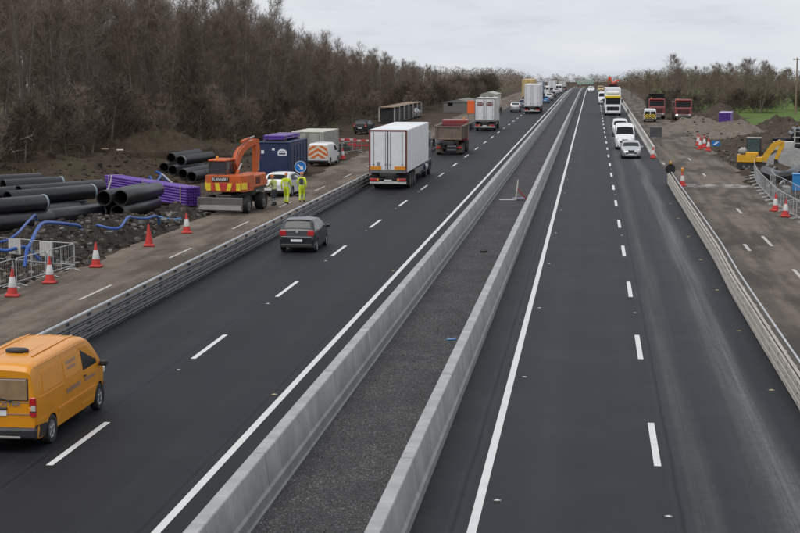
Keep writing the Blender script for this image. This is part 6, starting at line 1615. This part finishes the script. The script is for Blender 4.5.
TALL = [tree_proto(100+i, 12, 46, 10, 9, .23+.02*(i % 3), .10+.05*(i % 2), (58, 82), 2+(i % 3), tw=.019, twl=(.4, 1.0), twig=M_TWIG if i % 3 else M_TWIGP2, top_round=3, r0=.10) for i in range(6)]
BUSH = [tree_proto(200+i, 4, 34, 8, 8, .50, .03, (22, 62), 3, tw=.022, twl=(.3, .7), twig=(M_TWIGD, M_TWIG, M_TWIGD)[i], top_round=.9, r0=.035) for i in range(3)]
ROUND = [tree_proto(300+i, 9, 36, 9, 6, .36, .16, (22, 62), 1+(i % 3), tw=.024, twl=(.4, .9), twig=(M_TWIG, M_TWIGG, M_TWIGP2, M_TWIG)[i], top_round=.95) for i in range(4)]
def wood_h(y): return float(np.interp(y, [90, 170, 205, 257, 304, 350, 400], [17., 16., 13.2, 10.6, 8.6, 7.0, 6.2]))
WL = 'bare brown tree standing in the long leafless wood left of the road'
ntree_ = 0
y = 92.
while y < 365:
    for dep in (0, 4.0, 8.5, 14, 21, 30):
        if ntree_ >= 290: break
        # skip what the camera cannot see far left of the frame
        yy = y+rnd.uniform(-2.2, 2.2); xx = edge_x(yy)-2.5-dep-rnd.uniform(-1.2, 1.8)
        u = 400+1555.6*((Vector((xx, yy, 0)) @ Rv)/(Vector((xx, yy, -8)) @ Fv))
        if u < -60: continue
        h = wood_h(yy)*rnd.uniform(.90, 1.06)*(1.0 if dep > 0 else .84)
        s = h/12; pz = gz(xx, yy)
        plant(TALL[rnd.randrange(6)], 'bare_tree', WL, 'tree', (xx, yy, pz-.1), s*rnd.uniform(.95, 1.25), rnd.random()*6.28, 'trees of the leafless wood', s)
        ntree_ += 1
    y += 4.6 if y < 250 else 6.
print('trees', ntree_)
BL = 'low dark leafless bush at the foot of the long wood'
y = 96.; nb_ = 0
while y < 420:
    for dep in ((-2.2, .6, 3.5) if y > 168 else (-2.2, .6, -5.0)):
        yy = y+rnd.uniform(-1.3, 1.3); xx = edge_x(yy)+rnd.uniform(-1, 1)-dep
        u = 400+1555.6*((Vector((xx, yy, 0)) @ Rv)/(Vector((xx, yy, -8)) @ Fv))
        if u < -50: continue
        if 172 < yy < 252 and xx > -32.2: continue
        s = rnd.uniform(.75, 1.35)*(1 if dep < 0 else .75)
        plant(BUSH[rnd.randrange(3)], 'bare_bush', BL, 'bush', (xx, yy, gz(xx, yy)-.1), s*1.2, rnd.random()*6.28, 'bushes at the foot of the leafless wood', s); nb_ += 1
    y += 3.3
print('bushes', nb_)
# right side: hedge line and field trees; tall ones named by what they stand beside
RT = 'bare bushy tree in the belt behind the gravel heaps and the green field'
for k in range(62):
    yy = rnd.uniform(262, 400); u = 628+rnd.random()*185
    xx = (u-593.5)*yy/1556+.5
    if xx < 8.5 or (xx < 12 and yy < 330): continue
    h = rnd.uniform(5.4, 8.2)*(.72 if u < 662 else 1)
    plant(ROUND[rnd.randrange(4)], 'belt_tree', RT, 'tree', (xx, yy, gz(xx, yy)-.1), h/9*rnd.uniform(1.0, 1.3), rnd.random()*6.28, 'trees of the right belt', h/9)
BG = 'low dark bush at the foot of the right tree belt'
for k in range(46):
    yy = rnd.uniform(248, 300); u = 645+rnd.random()*165; xx = (u-593.5)*yy/1556+.5
    if u > 756 and yy < 266: yy += 22
    s = rnd.uniform(.6, 1.0); plant(BUSH[rnd.randrange(3)], 'bare_bush', BG, 'bush', (xx, yy, gz(xx, yy)-.1), s*1.35, rnd.random()*6.28, 'bushes of the right belt', s)
def spot(u, yy): return ((u-593.5)*yy/1556+.4, yy)
for u, yy, h, lab, k in ((668, 300, 9.6, 'tall twiggy tree rising above the belt over the red tippers', 0), (677, 306, 8.8, 'tall tree right beside the one over the red tippers', 2), (748, 290, 9.0, 'tall round tree standing out of the belt, left of the pole', 2), (738, 292, 8.7, 'tall tree left of the round one in the right belt', 0), (797, 262, 8.6, 'tall ivy covered tree at the right picture edge', 1), (712, 285, 7.8, 'olive tinted tree in the belt above the purple bundle', 1), (758, 300, 8.4, 'pale branched tree between the round tree and the pole', 0)):
    x, yy = spot(u, yy); plant(ROUND[k], 'tall_tree', lab, 'tree', (x, yy, gz(x, yy)-.1), h/9*1.05, u*.7, None, h/9)
x, yy = spot(787, 258)
t = thing('utility_pole', 'slim wooden utility pole standing above the trees at the right', 'pole', (x, yy, gz(x, yy)))
b = MB(); b.tube([(0, 0, 0), (0, 0, 9.2)], [.16, .10], M_WOOD, 10); b.build('shaft', t)
b = MB(); b.box((0, 0, 8.9), (1.3, .1, .1), M_WOOD, .01); b.build('cross_arm', t)
for q in (-.55, 0, .55): b = MB(); b.lathe([(.05, 8.95), (.06, 9.05), (.03, 9.15), (0, 9.15)], M_BLOCK, 8, Matrix.Translation((q, 0, 0))); b.build('insulator', t)

# far woodland beyond the crest, one mass
def far_mass(name, n, fx, seed, m, per=110, hh=(6, 10)):
    pr = random.Random(seed); vs, fs = [], []
    for k in range(n):
        x, y = fx(pr); z = gz(x, y); h = pr.uniform(*hh); w2 = h*pr.uniform(.35, .6)
        for j in range(per):
            a = pr.random()*6.28; e_ = pr.random(); r = w2*math.sqrt(pr.random())*math.sin(math.pi*min(1, .12+.88*e_)) ** .6
            p = Vector((x+r*math.cos(a), y+r*math.sin(a), z+h*e_)); ln = pr.uniform(.35, .9); d = Vector((pr.gauss(0, .5), pr.gauss(0, .5), pr.uniform(.2, 1))).normalized()*ln
            s_ = Vector((pr.gauss(0, 1), pr.gauss(0, 1), pr.gauss(0, .4))).normalized()*pr.uniform(.035, .08); i = len(vs); vs += [p-s_, p+s_, p+d]; fs.append((i, i+1, i+2))
    b = MB(); b.add(vs, fs, m); return b.build(name, ang=None, kind='stuff')
far_mass('distant_woodland', 640, lambda r: (r.uniform(-190, 190), r.uniform(800, 900)), 1, M_TWIG, 420, (6.4, 9.0))
far_mass('left_scrub', 300, lambda r: (-28.5-r.random()**1.5*30, r.uniform(365, 760)), 2, M_TWIG, 150, (5, 7.4))
far_mass('right_scrub', 300, lambda r: (13+r.random()**1.2*45, r.uniform(395, 760)), 3, M_TWIGG, 150, (5, 7.2))
